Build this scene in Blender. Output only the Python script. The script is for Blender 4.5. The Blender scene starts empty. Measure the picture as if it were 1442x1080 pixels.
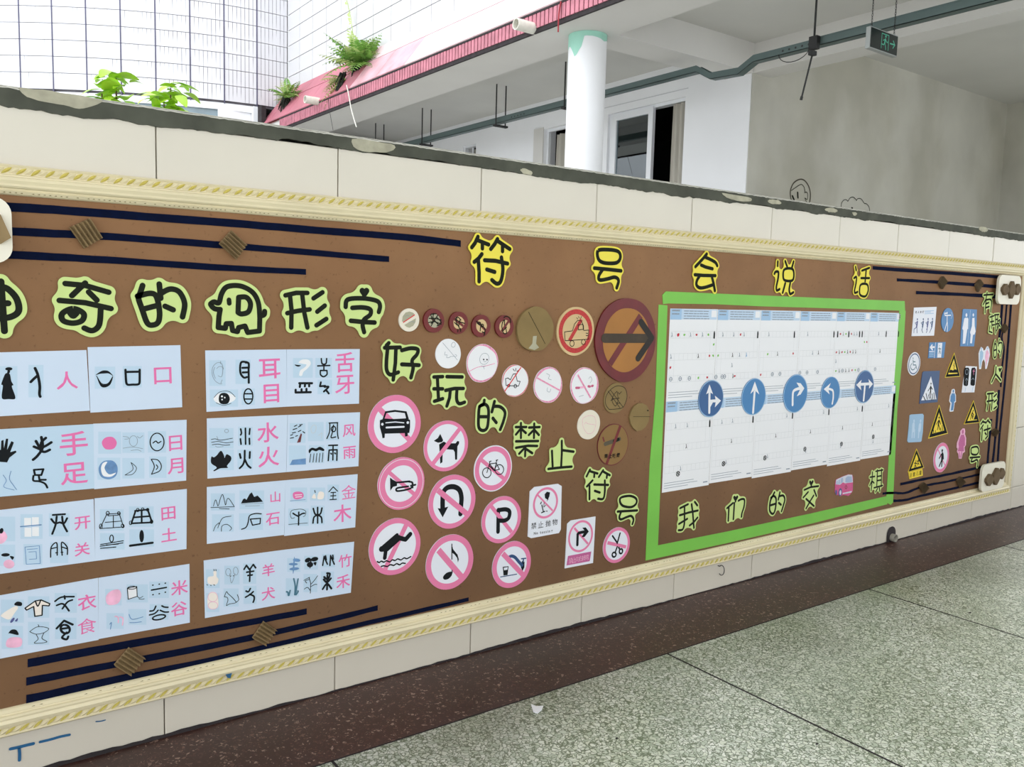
import bpy, math, random
import numpy as np
from mathutils import Vector, Matrix

random.seed(7)
SC = bpy.context.scene
COL = SC.collection

# ------------------------------------------------------------------ camera, sky, exposure
F, PITCH, YAW, ROLL, CD_, CH_ = 1193.386, 0.10198511, 0.6313405, 0.02780552, 1.8678142, 0.98125294
_fw = np.array([math.sin(YAW)*math.cos(PITCH), math.cos(YAW)*math.cos(PITCH), -math.sin(PITCH)])
_r0 = np.array([math.cos(YAW), -math.sin(YAW), 0.0]); _u0 = np.cross(_r0, _fw)
CR = _r0*math.cos(ROLL) + _u0*math.sin(ROLL)
CU = -_r0*math.sin(ROLL) + _u0*math.cos(ROLL)
CC_ = np.array([0.0, -CD_, CH_])
cam_data = bpy.data.cameras.new('camera')
cam = bpy.data.objects.new('camera', cam_data); COL.objects.link(cam)
cam_data.sensor_width = 36.0; cam_data.lens = 36.0*F/1442.0; cam_data.clip_start = 0.02
cam.matrix_world = Matrix(((CR[0], CU[0], -_fw[0], CC_[0]), (CR[1], CU[1], -_fw[1], CC_[1]),
                           (CR[2], CU[2], -_fw[2], CC_[2]), (0, 0, 0, 1)))
SC.camera = cam
world = bpy.data.worlds.new('overcast_sky'); SC.world = world; world.use_nodes = True
wn = world.node_tree; wn.nodes.clear()
bg = wn.nodes.new('ShaderNodeBackground'); wo = wn.nodes.new('ShaderNodeOutputWorld')
bg.inputs[0].default_value = (0.93, 0.965, 1.0, 1); bg.inputs[1].default_value = 2.6
wn.links.new(bg.outputs[0], wo.inputs[0])
SC.view_settings.view_transform = 'Standard'
SC.view_settings.look = 'None'
SC.view_settings.exposure = 0.03
SC.view_settings.gamma = 1.0
SC.view_settings.use_curve_mapping = False
SC.cycles.diffuse_bounces = 6
SC.cycles.max_bounces = 10

# ------------------------------------------------------------------ helpers
def unproj(x, y, axis, val):
    d = _fw + CR*(x-721.0)/F + CU*(540.0-y)/F
    t = (val - CC_[axis])/d[axis]
    return CC_ + t*d

def WP(x, y, off=0.0):            # pixel of the photograph -> (X, Z) on the wall plane
    q = unproj(x, y, 1, -off)
    return (float(q[0]), float(q[2]))

class Crop:                       # measured frame on the photograph
    def __init__(s, ox, oy, sc): s.ox, s.oy, s.sc = ox, oy, sc
    def px(s, p): return (s.ox + p[0]/s.sc, s.oy + p[1]/s.sc)
    def w(s, p, off=0.0): return WP(*s.px(p), off)
    def W(s, pts, off=0.0): return [s.w(q, off) for q in pts]
    def up(s, p, n):              # n crop-pixels of height at p, in metres
        a = s.w((p[0], p[1]-n/2)); b = s.w((p[0], p[1]+n/2)); return abs(a[1]-b[1])

PX = Crop(0, 0, 1)
CA=Crop(0,220,4); CB=Crop(270,260,4.697); CCC=Crop(540,320,6.3545); CDD=Crop(740,320,4.695); CE=Crop(510,470,6)
CF=Crop(660,550,7.21); CG=Crop(660,670,6.355); CH=Crop(780,640,6.353); P1=Crop(510,630,5.4); HU=Crop(960,340,13.5)
SH=Crop(1080,350,9.0125); WO=Crop(940,680,9.0125); JI=Crop(1120,650,10.3); YO=Crop(1370,400,9); RE=Crop(1350,500,6.75)
ST=Crop(1255,420,10.8); PE=Crop(1255,500,10.8); LR=Crop(1240,590,7.139); DI=Crop(600,470,5.546); RD=Crop(560,420,8.482)
SX=Crop(780,720,12); K1=Crop(0,470,4.5); K2=Crop(0,680,4.321); K3=Crop(270,480,5.4); K4=Crop(270,660,4.908)
WS1=Crop(920,420,6); WS2=Crop(1090,420,6); GS=Crop(900,540,3.697); GI=Crop(900,330,3.697); CJ=Crop(930,660,4.37)
H7=Crop(780,530,7.2); CK=Crop(1260,420,7.714); C4=Crop(1260,550,7.2); LL=Crop(0,860,4.807); LM=Crop(280,800,3.605)
TR=Crop(1200,340,5.959)

MATS = {}
def srgb(c):
    return tuple(((v/255)/12.92 if v/255 <= 0.04045 else ((v/255+0.055)/1.055)**2.4) for v in c)
def mat(name, col, rough=0.7, vary=0.0, scale=8.0, bump=0.0, metal=0.0, spec=0.5, detail=4.0, stretch=None):
    """plain surface with procedural colour variation and fine relief; col is sRGB 0-255 albedo"""
    if name in MATS: return MATS[name]
    m = bpy.data.materials.new(name); m.use_nodes = True; MATS[name] = m
    nt = m.node_tree; b = nt.nodes['Principled BSDF']
    c = srgb(col)
    b.inputs['Base Color'].default_value = (*c, 1); b.inputs['Roughness'].default_value = rough
    b.inputs['Metallic'].default_value = metal; b.inputs['Specular IOR Level'].default_value = spec
    tc = nt.nodes.new('ShaderNodeTexCoord'); no = nt.nodes.new('ShaderNodeTexNoise')
    mp = nt.nodes.new('ShaderNodeMapping'); nt.links.new(tc.outputs['Object'], mp.inputs[0])
    if stretch: mp.inputs['Scale'].default_value = stretch
    nt.links.new(mp.outputs[0], no.inputs['Vector'])
    no.inputs['Scale'].default_value = scale; no.inputs['Detail'].default_value = detail
    if vary > 0:
        r = nt.nodes.new('ShaderNodeValToRGB'); nt.links.new(no.outputs['Fac'], r.inputs[0])
        r.color_ramp.elements[0].position = 0.3; r.color_ramp.elements[1].position = 0.7
        r.color_ramp.elements[0].color = (*[v*(1-vary) for v in c], 1)
        r.color_ramp.elements[1].color = (*[min(1, v*(1+vary*0.6)) for v in c], 1)
        nt.links.new(r.outputs[0], b.inputs['Base Color'])
    if bump > 0:
        bp = nt.nodes.new('ShaderNodeBump'); bp.inputs['Strength'].default_value = bump; bp.inputs['Distance'].default_value = 0.002
        nt.links.new(no.outputs['Fac'], bp.inputs['Height']); nt.links.new(bp.outputs[0], b.inputs['Normal'])
    return m

def meta(o, label=None, cat=None, group=None, kind=None):
    if label: o['label'] = label
    if cat: o['category'] = cat
    if group: o['group'] = group
    if kind: o['kind'] = kind
    return o
def empty(name, loc=(0, 0, 0), **k):
    o = bpy.data.objects.new(name, None); COL.objects.link(o); o.location = loc; o.empty_display_size = 0.05
    return meta(o, **k)
def add(name, me, parent=None, loc=None, **k):
    o = bpy.data.objects.new(name, me); COL.objects.link(o)
    if parent is not None: o.parent = parent
    if loc is not None: o.location = loc
    return meta(o, **k)

class MB:
    """collects faces, then links them as one mesh object"""
    def __init__(s): s.v = []; s.f = []; s.sm = []
    def face(s, pts, smooth=False):
        i = len(s.v); s.v += [tuple(map(float, q)) for q in pts]; s.f.append(list(range(i, i+len(pts)))); s.sm.append(smooth)
    def mesh(s, v, f, smooth=False):
        i = len(s.v); s.v += [tuple(map(float, q)) for q in v]
        for a in f: s.f.append([i+k for k in a]); s.sm.append(smooth)
    def box(s, x0, x1, y0, y1, z0, z1, M=None):
        v = [(x, y, z) for z in (z0, z1) for y in (y0, y1) for x in (x0, x1)]
        if M is not None: v = [tuple(M @ Vector(q)) for q in v]
        s.mesh(v, [(0,2,3,1), (4,5,7,6), (0,1,5,4), (2,6,7,3), (0,4,6,2), (1,3,7,5)])
    def tube(s, pts, r, n=8, caps=True, smooth=True):
        pts = [Vector(q) for q in pts]; rr = r if isinstance(r, (list, tuple)) else [r]*len(pts)
        rings = []; ref = None
        for i, q in enumerate(pts):
            t = (pts[min(i+1, len(pts)-1)] - pts[max(i-1, 0)]).normalized()
            if ref is None: ref = t.orthogonal().normalized()
            ref = (ref - t*ref.dot(t)).normalized(); b = t.cross(ref)
            rings.append([q + (ref*math.cos(2*math.pi*k/n) + b*math.sin(2*math.pi*k/n))*rr[i] for k in range(n)])
        v = [p for g in rings for p in g]; f = []
        for i in range(len(rings)-1):
            for k in range(n): f.append((i*n+k, i*n+(k+1) % n, (i+1)*n+(k+1) % n, (i+1)*n+k))
        s.mesh(v, f, smooth)
        if caps: s.face(rings[0][::-1]); s.face(rings[-1])
    def prism(s, poly, y0, y1):       # poly of (X, Z); slab between y0 (back) and y1 (front)
        n = len(poly)
        s.face([(a, y1, b) for a, b in poly])
        s.face([(a, y0, b) for a, b in reversed(poly)])
        v = [(a, y0, b) for a, b in poly] + [(a, y1, b) for a, b in poly]
        s.mesh(v, [(i, (i+1) % n, n+(i+1) % n, n+i) for i in range(n)])
    def build(s, name, m, parent=None, origin=None, **k):
        me = bpy.data.meshes.new(name)
        v = s.v
        if origin is not None: v = [(a-origin[0], b-origin[1], c-origin[2]) for a, b, c in v]
        me.from_pydata(v, [], s.f); me.materials.append(m)
        if any(s.sm): me.polygons.foreach_set('use_smooth', s.sm)
        me.update()
        return add(name, me, parent, origin, **k)

def catmull(pts, closed=False, n=6):
    P = [np.array(q, float) for q in pts]; L = len(P); out = []
    if closed and L == 4:
        c = sum(P)/4; u = (P[0]-P[2])/2; v_ = (P[1]-P[3])/2
        return [tuple(c+u*math.cos(2*math.pi*k/24)+v_*math.sin(2*math.pi*k/24)) for k in range(25)]
    rng = range(L) if closed else range(L-1)
    for i in rng:
        if closed: a, b, c, d = P[(i-1) % L], P[i], P[(i+1) % L], P[(i+2) % L]
        else: a, b, c, d = P[max(i-1, 0)], P[i], P[i+1], P[min(i+2, L-1)]
        for k in range(n):
            t = k/n
            out.append(tuple(0.5*((2*b) + (-a+c)*t + (2*a-5*b+4*c-d)*t*t + (-a+3*b-3*c+d)*t**3)))
    out.append(tuple(P[0] if closed else P[-1]))
    return out

INKW = 1.15
def strokes(crop, S, w, off):
    """list of strokes in crop pixels -> list of (wall polyline, width m).  items: [pts] straight, ('c',pts) curve,
    ('o',pts) closed curve, ('w',factor,pts) other width"""
    out = []
    for s in S:
        k = 1.0; pts = s
        if isinstance(s, tuple):
            if s[0] == 'c': pts = catmull(s[1])
            elif s[0] == 'o': pts = catmull(s[1], True)
            elif s[0] == 'w': k = s[1]; pts = s[2]
            elif s[0] == 'cw': k = s[1]; pts = catmull(s[2])
        wd = crop.up(pts[len(pts)//2], w)*k*INKW
        out.append((crop.W(pts, off), wd))
    return out

def ink(mb, polys, y):
    """flat round-capped ribbons at depth y, mitred so that no faces overlap within a stroke"""
    kk = 0
    for pts, wd in polys:
        P = [pts[0]]
        for q in pts[1:]:
            if math.hypot(q[0]-P[-1][0], q[1]-P[-1][1]) > 1e-5: P.append(q)
        runs = [[P[0]]]                       # split at sharp corners
        for i in range(1, len(P)):
            runs[-1].append(P[i])
            if i+1 < len(P):
                a = (P[i][0]-P[i-1][0], P[i][1]-P[i-1][1]); b = (P[i+1][0]-P[i][0], P[i+1][1]-P[i][1])
                if (a[0]*b[0]+a[1]*b[1]) < 0.55*math.hypot(*a)*math.hypot(*b): runs.append([P[i]])
        r = wd/2
        for R in runs:
            kk += 1; yy = y - 1.2e-5*(kk % 20)
            ns = 8 if wd > 0.0025 else 4
            if len(R) == 1:
                mb.face([(R[0][0]+r*math.cos(2*math.pi*k/(2*ns)), yy, R[0][1]+r*math.sin(2*math.pi*k/(2*ns))) for k in range(2*ns)]); continue
            D = [math.atan2(R[i+1][1]-R[i][1], R[i+1][0]-R[i][0]) for i in range(len(R)-1)]
            L_, R_ = [], []
            for i, (x, z) in enumerate(R):
                if i == 0: a = D[0]; k = 1
                elif i == len(R)-1: a = D[-1]; k = 1
                else:
                    d = (D[i]-D[i-1]+math.pi) % (2*math.pi)-math.pi; a = D[i-1]+d/2; k = min(1/max(math.cos(d/2), .5), 1.3)
                nx, nz = -math.sin(a)*r*k, math.cos(a)*r*k
                L_.append((x+nx, yy, z+nz)); R_.append((x-nx, yy, z-nz))
            n = len(R)
            mb.mesh(L_+R_, [(i, n+i, n+i+1, i+1) for i in range(n-1)])
            closed = math.hypot(R[0][0]-R[-1][0], R[0][1]-R[-1][1]) < 1e-5
            if not closed:
                a = D[0]; mb.face([(R[0][0]+r*math.cos(a+math.pi/2+math.pi*k/ns), yy, R[0][1]+r*math.sin(a+math.pi/2+math.pi*k/ns)) for k in range(ns+1)])
                a = D[-1]; mb.face([(R[-1][0]+r*math.cos(a-math.pi/2+math.pi*k/ns), yy, R[-1][1]+r*math.sin(a-math.pi/2+math.pi*k/ns)) for k in range(ns+1)])

def inkobj(name, crop, S, w, y, m, parent, **k):
    mb = MB(); ink(mb, strokes(crop, S, w, y), -y)
    return mb.build(name, m, parent, **k)

def polyobj(name, crop, polys, y, m, parent, thick=0.0, **k):
    mb = MB()
    for p in polys:
        q = crop.W(p, y)
        if thick: mb.prism(q, -(y-thick), -y)
        else: mb.face([(a, -y, b) for a, b in q])
    return mb.build(name, m, parent, **k)

def blob(polys, R, close, res=64):
    """outline of a paper cut-out round the strokes: dilate by R+close, erode by close; largest loop"""
    segs = []
    for pts, wd in polys:
        for a, b in zip(pts[:-1], pts[1:]): segs.append((a[0], a[1], b[0], b[1], wd/2))
        if len(pts) == 1: segs.append((*pts[0], *pts[0], wd/2))
    S = np.array(segs); D = R+close+S[:, 4].max()
    x0, x1 = min(S[:, 0].min(), S[:, 2].min())-D*1.3, max(S[:, 0].max(), S[:, 2].max())+D*1.3
    z0, z1 = min(S[:, 1].min(), S[:, 3].min())-D*1.3, max(S[:, 1].max(), S[:, 3].max())+D*1.3
    h = max(x1-x0, z1-z0)/res
    gx = np.arange(x0, x1, h); gz = np.arange(z0, z1, h); X, Z = np.meshgrid(gx, gz)
    def dseg(X, Z):
        d = np.full(X.shape, 1e9)
        for a, b, c, e, r in S:
            vx, vz = c-a, e-b; L = vx*vx+vz*vz
            t = np.clip(((X-a)*vx+(Z-b)*vz)/(L if L > 0 else 1), 0, 1)
            d = np.minimum(d, np.hypot(X-a-t*vx, Z-b-t*vz)-r)
        return d
    A = dseg(X, Z) - (R+close)
    out = A > 0
    band = out & (A < 2.0*h)
    bx, bz = X[band], Z[band]; bd = A[band]
    Fd = np.full(X.shape, 1e9)
    for a, b, c in zip(bx, bz, bd): Fd = np.minimum(Fd, np.hypot(X-a, Z-b)-c)
    Fd = np.where(out, -1.0*A, Fd) - close      # >0 inside the cut-out
    edges = {}
    def key(p): return (round(p[0], 7), round(p[1], 7))
    ny, nx = Fd.shape
    segl = []
    for j in range(ny-1):
        for i in range(nx-1):
            c = [(gx[i], gz[j], Fd[j, i]), (gx[i+1], gz[j], Fd[j, i+1]), (gx[i+1], gz[j+1], Fd[j+1, i+1]), (gx[i], gz[j+1], Fd[j+1, i])]
            s = [q[2] > 0 for q in c]
            if all(s) or not any(s): continue
            cr = []
            for k in range(4):
                a, b = c[k], c[(k+1) % 4]
                if (a[2] > 0) != (b[2] > 0):
                    t = a[2]/(a[2]-b[2]); cr.append((key((a[0]+t*(b[0]-a[0]), a[1]+t*(b[1]-a[1]))), a[2] > 0))
            outs = [q for q, f in cr if f]; ins = [q for q, f in cr if not f]
            for a, b in zip(outs, ins): segl.append((a, b))
    nxt = {a: b for a, b in segl}
    best = []; bestA = 0
    while nxt:
        st, b = nxt.popitem(); loop = [st]
        while b in nxt:
            loop.append(b); b = nxt.pop(b)
        ar = abs(sum(p[0]*q[1]-q[0]*p[1] for p, q in zip(loop, loop[1:]+loop[:1])))/2
        if ar > bestA: best, bestA = loop, ar
    L = [best[0]]
    for q in best[1:]:
        if math.hypot(q[0]-L[-1][0], q[1]-L[-1][1]) > h*0.35: L.append(q)
    return L

DG = {}
def glyph_mesh(ch, bold=0.0):
    if (ch, bold) in DG: return DG[(ch, bold)]
    cu = bpy.data.curves.new('lettering', 'FONT'); cu.body = ch; cu.offset = bold; cu.resolution_u = 3
    o = bpy.data.objects.new('lettering', cu); COL.objects.link(o)
    dg = bpy.context.evaluated_depsgraph_get(); me = bpy.data.meshes.new_from_object(o.evaluated_get(dg))
    v = [tuple(q.co) for q in me.vertices]; f = [tuple(p.vertices) for p in me.polygons]
    bpy.data.objects.remove(o); bpy.data.meshes.remove(me); bpy.data.curves.remove(cu)
    if v:
        x0, x1 = min(q[0] for q in v), max(q[0] for q in v); y0, y1 = min(q[1] for q in v), max(q[1] for q in v)
        v = [(q[0]-(x0+x1)/2, q[1]-(y0+y1)/2) for q in v]
    DG[(ch, bold)] = (v, f, (x1-x0, y1-y0) if v else (0, 0)); return DG[(ch, bold)]
def glyph(mb, ch, X, Z, h, y, bold=0.0, sx=1.0, ang=0.0, em=None):
    v, f, (gw, gh) = glyph_mesh(ch, bold)
    if not v: return
    k = h/gh if em is None else em
    c, s = math.cos(ang), math.sin(ang)
    mb.mesh([(X+(a*k*sx)*c-(b*k)*s, -y, Z+(a*k*sx)*s+(b*k)*c) for a, b in v], f)
def text_at(name, crop, ch, p, hpx, y, m, parent, bold=0.0, sx=1.0, ang=0.0, **k):
    mb = MB(); X, Z = crop.w(p, y); glyph(mb, ch, X, Z, crop.up(p, hpx), y, bold, sx, ang)
    return mb.build(name, m, parent, **k)

def circ(X, Z, r, n=48, wob=0.0, seed=0):
    rg = random.Random(seed); ph = [rg.uniform(0, 6.28) for _ in range(4)]
    out = []
    for k in range(n):
        a = 2*math.pi*k/n
        q = r*(1+wob*(0.5*math.sin(2*a+ph[0])+0.4*math.sin(3*a+ph[1])+0.25*math.sin(5*a+ph[2])+.15*math.sin(9*a+ph[3])))
        out.append((X+q*math.cos(a), Z+q*math.sin(a)))
    return out
def ringfaces(mb, A, B, y):
    n = len(A)
    mb.mesh([(a, y, b) for a, b in A]+[(a, y, b) for a, b in B], [(i, (i+1) % n, n+(i+1) % n, n+i) for i in range(n)])

# ------------------------------------------------------------------ materials
M_tile = mat('glazed_cream_tile', (212, 205, 191), 0.28, 0.05, 3, 0.03)
M_core = mat('dirty_grout', (70, 66, 58), 0.9, 0.3, 30, 0.3)
M_cap = mat('stained_cement', (74, 76, 66), 0.85, 0.35, 14, 0.6)
M_chip = mat('broken_plaster', (176, 172, 152), 0.9, 0.25, 30, 0.5)
M_frame = mat('cream_moulding_paint', (222, 210, 176), 0.4, 0.06, 9, 0.05)
M_gilt = mat('gilt_paint', (206, 192, 100), 0.35, 0.15, 60, 0.1, 0.25)
M_soil = mat('frame_grime', (120, 105, 62), 0.8, 0.3, 60)
M_board = mat('brown_hardboard', (144, 104, 68), 0.75, 0.10, 5, 0.15, detail=10)
M_navy = mat('navy_felt', (8, 17, 44), 0.95, 0.2, 60, 0.4, spec=0.1)
M_cardb = mat('corrugated_cardboard', (146, 124, 90), 0.9, 0.15, 30, 0.2, spec=0.2)
M_cardb2 = mat('dark_cardboard', (108, 92, 72), 0.9, 0.15, 30, 0.2, spec=0.2)
M_lime = mat('lime_card', (200, 219, 140), 0.7, 0.03, 12)
M_yell = mat('yellow_card', (236, 220, 76), 0.7, 0.04, 12)
M_ink = mat('black_marker', (32, 36, 28), 0.9, 0.2, 40, spec=0.15)
M_black = mat('black_print', (26, 29, 32), 0.9, spec=0.15)
M_pink = mat('pink_print', (226, 108, 168), 0.6, 0.05, 10)
M_pinkl = mat('pale_pink_print', (236, 178, 206), 0.6, 0.2, 40)
M_pinkr = mat('pink_sign_ink', (226, 122, 164), 0.55, 0.05, 10)
M_mag = mat('magenta_label', (190, 92, 146), 0.6, 0.05, 10)
M_paper = mat('pale_blue_paper', (200, 214, 234), 0.6, 0.03, 5)
M_tint = mat('tinted_square', (184, 207, 228), 0.6, 0.03, 5)
M_white = mat('white_paper', (232, 232, 236), 0.6, 0.02, 5)
M_wht2 = mat('white_sign_paper', (226, 228, 238), 0.5, 0.02, 5)
M_grayi = mat('thin_grey_print', (128, 140, 154), 0.6)
M_blues = mat('blue_wash_print', (100, 140, 188), 0.6, 0.25, 60)
M_green = mat('green_card', (118, 190, 72), 0.6, 0.07, 7, 0.05)
M_hdr = mat('pale_blue_header', (188, 208, 230), 0.6, 0.03, 5)
M_hdr2 = mat('blue_header_block', (158, 190, 222), 0.6, 0.03, 5)
M_wline = mat('faint_grey_line', (196, 198, 202), 0.6)
M_txt = mat('small_grey_text', (140, 150, 164), 0.6, 0.3, 300)
M_blue1 = mat('mid_blue_sign', (58, 122, 178), 0.5, 0.03, 9)
M_blue2 = mat('dark_blue_sign', (44, 88, 142), 0.5, 0.03, 9)
M_blue3 = mat('light_blue_sign', (86, 152, 204), 0.5, 0.03, 9)
M_blue4 = mat('pale_blue_sign', (150, 184, 214), 0.5, 0.03, 9)
M_navy2 = mat('navy_sign', (34, 70, 118), 0.5, 0.03, 9)
M_dred = mat('dark_red_paint', (110, 30, 30), 0.6, 0.18, 40, 0.2)
M_dred2 = mat('maroon_paint', (104, 22, 28), 0.55, 0.2, 20, 0.2)
M_red = mat('red_pencil', (190, 52, 52), 0.7, 0.3, 200)
M_redp = mat('red_marker', (214, 44, 52), 0.6)
M_tan = mat('tan_card', (206, 178, 132), 0.75, 0.06, 12)
M_dtan = mat('aged_cardboard', (134, 112, 70), 0.85, 0.12, 14, 0.2)
M_ochre = mat('ochre_paint', (166, 112, 52), 0.7, 0.1, 10)
M_cream = mat('cream_card', (226, 218, 202), 0.6, 0.03, 9)
M_plaq = mat('white_plaque', (232, 226, 210), 0.5, 0.03, 9)
M_beige = mat('grey_beige_paper', (170, 166, 142), 0.7, 0.1, 20)
M_yel2 = mat('warning_yellow', (236, 206, 40), 0.5, 0.03, 9)
M_purp = mat('purple_blue_print', (76, 82, 138), 0.6)
M_teal = mat('grey_teal_print', (82, 116, 132), 0.6)
M_bpaint = mat('blue_wall_paint', (36, 96, 140), 0.5, 0.1, 50)
M_plw = mat('white_wall_paint', (234, 235, 238), 0.7, 0.03, 2)
M_plc = mat('off_white_soffit', (212, 210, 206), 0.8, 0.06, 1.2)
M_mint = mat('mint_paint', (160, 214, 196), 0.7, 0.05, 8)
M_ceil = mat('grey_ceiling_paint', (204, 203, 198), 0.85, 0.07, 1.0)
M_tray = mat('grey_green_steel', (88, 104, 102), 0.5, 0.06, 6, metal=0.3)
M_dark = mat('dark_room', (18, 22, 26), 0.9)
M_rod = mat('black_rod', (34, 34, 34), 0.6)
M_curt = mat('grey_curtain', (176, 172, 162), 0.9, 0.1, 4, stretch=(1, 6, .5))
M_upvc = mat('white_upvc', (226, 228, 232), 0.35)
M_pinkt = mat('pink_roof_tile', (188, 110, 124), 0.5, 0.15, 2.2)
M_pinkd = mat('grimy_pink_strip', (186, 116, 130), 0.6, 0.25, 10)
M_grime_shade = mat('black_grime_and_shade', (48, 42, 44), 0.9, 0.4, 20)
M_mull = mat('blue_grey_joint', (84, 82, 108), 0.6, 0.3, 3)
M_ftile = mat('white_facade_tile', (210, 210, 212), 0.35, 0.03, 3)
M_conc = mat('courtyard_concrete', (188, 186, 178), 0.9, 0.1, 2)
M_pipe = mat('white_plastic_pipe', (220, 218, 206), 0.5, 0.1, 20)
M_leaf = mat('bright_green_leaf', (178, 222, 60), 0.45, 0.2, 12)
M_fern = mat('fern_green', (112, 160, 66), 0.6, 0.3, 12)
M_fern2 = mat('dark_fern_root', (30, 34, 24), 0.9, 0.3, 20)
M_fern3 = mat('yellowish_frond', (176, 196, 120), 0.6, 0.2, 12)
M_stem = mat('brown_stem', (110, 84, 52), 0.8, 0.2, 20)
M_van1 = mat('van_pink', (206, 84, 138), 0.6, 0.1, 80)
M_van2 = mat('van_grey_white', (206, 208, 220), 0.6, 0.1, 80)
M_van3 = mat('van_window', (160, 176, 206), 0.6)
M_skin = mat('cream_print', (236, 226, 218), 0.6)
for m_ in (M_leaf,):
    b_ = m_.node_tree.nodes['Principled BSDF']; b_.inputs['Transmission Weight'].default_value = 0.0
    b_.inputs['Subsurface Weight'].default_value = 0.0

def M_terrazzo(name, base, chips, scale, thr, rough, stain=None):
    m = bpy.data.materials.new(name); m.use_nodes = True; nt = m.node_tree; b = nt.nodes['Principled BSDF']
    N = nt.nodes.new; L = nt.links.new
    tc = N('ShaderNodeTexCoord')
    nz = N('ShaderNodeTexNoise'); nz.inputs['Scale'].default_value = scale*0.6; L(tc.outputs['Object'], nz.inputs['Vector'])
    mx = N('ShaderNodeMixRGB'); mx.blend_type = 'LINEAR_LIGHT'; mx.inputs[0].default_value = 0.012
    L(tc.outputs['Object'], mx.inputs[1]); L(nz.outputs['Color'], mx.inputs[2])
    ve = N('ShaderNodeTexVoronoi'); ve.feature = 'DISTANCE_TO_EDGE'; ve.inputs['Scale'].default_value = scale; L(mx.outputs[0], ve.inputs['Vector'])
    vc = N('ShaderNodeTexVoronoi'); vc.feature = 'F1'; vc.inputs['Scale'].default_value = scale; L(mx.outputs[0], vc.inputs['Vector'])
    sep = N('ShaderNodeSeparateColor'); L(vc.outputs['Color'], sep.inputs[0])
    # a chip fills its cell up to a distance that differs from cell to cell
    ma = N('ShaderNodeMath'); ma.operation = 'MULTIPLY_ADD'; L(sep.outputs[0], ma.inputs[0]); ma.inputs[1].default_value = thr[1]; ma.inputs[2].default_value = thr[0]
    mr = N('ShaderNodeMapRange'); L(ve.outputs['Distance'], mr.inputs['Value'])
    L(ma.outputs[0], mr.inputs['From Min'])
    ad = N('ShaderNodeMath'); ad.operation = 'ADD'; L(ma.outputs[0], ad.inputs[0]); ad.inputs[1].default_value = 0.05; L(ad.outputs[0], mr.inputs['From Max'])
    ramp = N('ShaderNodeValToRGB'); L(sep.outputs[1], ramp.inputs[0])
    ramp.color_ramp.interpolation = 'CONSTANT'
    els = ramp.color_ramp.elements
    for i, c in enumerate(chips):
        e = els[i] if i < 2 else els.new(i/len(chips)); e.position = i/len(chips); e.color = (*srgb(c), 1)
    mix = N('ShaderNodeMixRGB'); L(mr.outputs[0], mix.inputs[0]); mix.inputs[1].default_value = (*srgb(base), 1); L(ramp.outputs[0], mix.inputs[2])
    last = mix
    st = N('ShaderNodeTexNoise'); st.inputs['Scale'].default_value = 1.7; st.inputs['Detail'].default_value = 6; L(tc.outputs['Object'], st.inputs['Vector'])
    sr = N('ShaderNodeValToRGB'); L(st.outputs['Fac'], sr.inputs[0]); sr.color_ramp.elements[0].position = 0.35; sr.color_ramp.elements[1].position = 0.62
    sr.color_ramp.elements[0].color = (*(stain or (0.72, 0.74, 0.66)), 1); sr.color_ramp.elements[1].color = (1, 1, 1, 1)
    mu = N('ShaderNodeMixRGB'); mu.blend_type = 'MULTIPLY'; mu.inputs[0].default_value = 1; L(last.outputs[0], mu.inputs[1]); L(sr.outputs[0], mu.inputs[2])
    if stain is None:      # stains beside the border strip, plus the parapet's shade put into the colour
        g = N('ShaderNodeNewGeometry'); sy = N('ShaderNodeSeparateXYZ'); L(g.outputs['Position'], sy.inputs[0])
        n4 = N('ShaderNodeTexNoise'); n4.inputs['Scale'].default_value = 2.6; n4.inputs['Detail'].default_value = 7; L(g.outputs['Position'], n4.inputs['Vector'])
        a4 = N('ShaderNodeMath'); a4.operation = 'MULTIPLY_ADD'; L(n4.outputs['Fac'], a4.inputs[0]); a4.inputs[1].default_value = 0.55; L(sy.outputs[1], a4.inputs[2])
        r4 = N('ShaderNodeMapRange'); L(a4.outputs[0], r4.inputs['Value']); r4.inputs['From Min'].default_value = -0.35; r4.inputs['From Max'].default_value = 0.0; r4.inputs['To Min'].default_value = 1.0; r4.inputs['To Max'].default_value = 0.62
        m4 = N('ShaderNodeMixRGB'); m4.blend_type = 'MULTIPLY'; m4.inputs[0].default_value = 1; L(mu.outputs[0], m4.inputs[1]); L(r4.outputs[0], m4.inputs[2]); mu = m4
    L(mu.outputs[0], b.inputs['Base Color'])
    rr = N('ShaderNodeMapRange'); L(st.outputs['Fac'], rr.inputs['Value']); rr.inputs['To Min'].default_value = rough; rr.inputs['To Max'].default_value = rough+0.2
    L(rr.outputs[0], b.inputs['Roughness'])
    return m
M_tz = M_terrazzo('green_grey_terrazzo', (124, 134, 110), [(232, 235, 222), (220, 225, 212), (240, 242, 232), (200, 208, 190), (226, 230, 214)], 92, (0.02, 0.09), 0.22)
M_tzr = M_terrazzo('dark_red_terrazzo', (62, 36, 31), [(78, 48, 42), (110, 80, 70), (80, 50, 44), (150, 124, 112), (92, 60, 52)], 130, (0.05, 0.35), 0.35, (0.6, 0.58, 0.55))

# ================================================================== THE SETTING
HW = 1.3424
TW, X0T = 0.4, 0.4465
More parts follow.
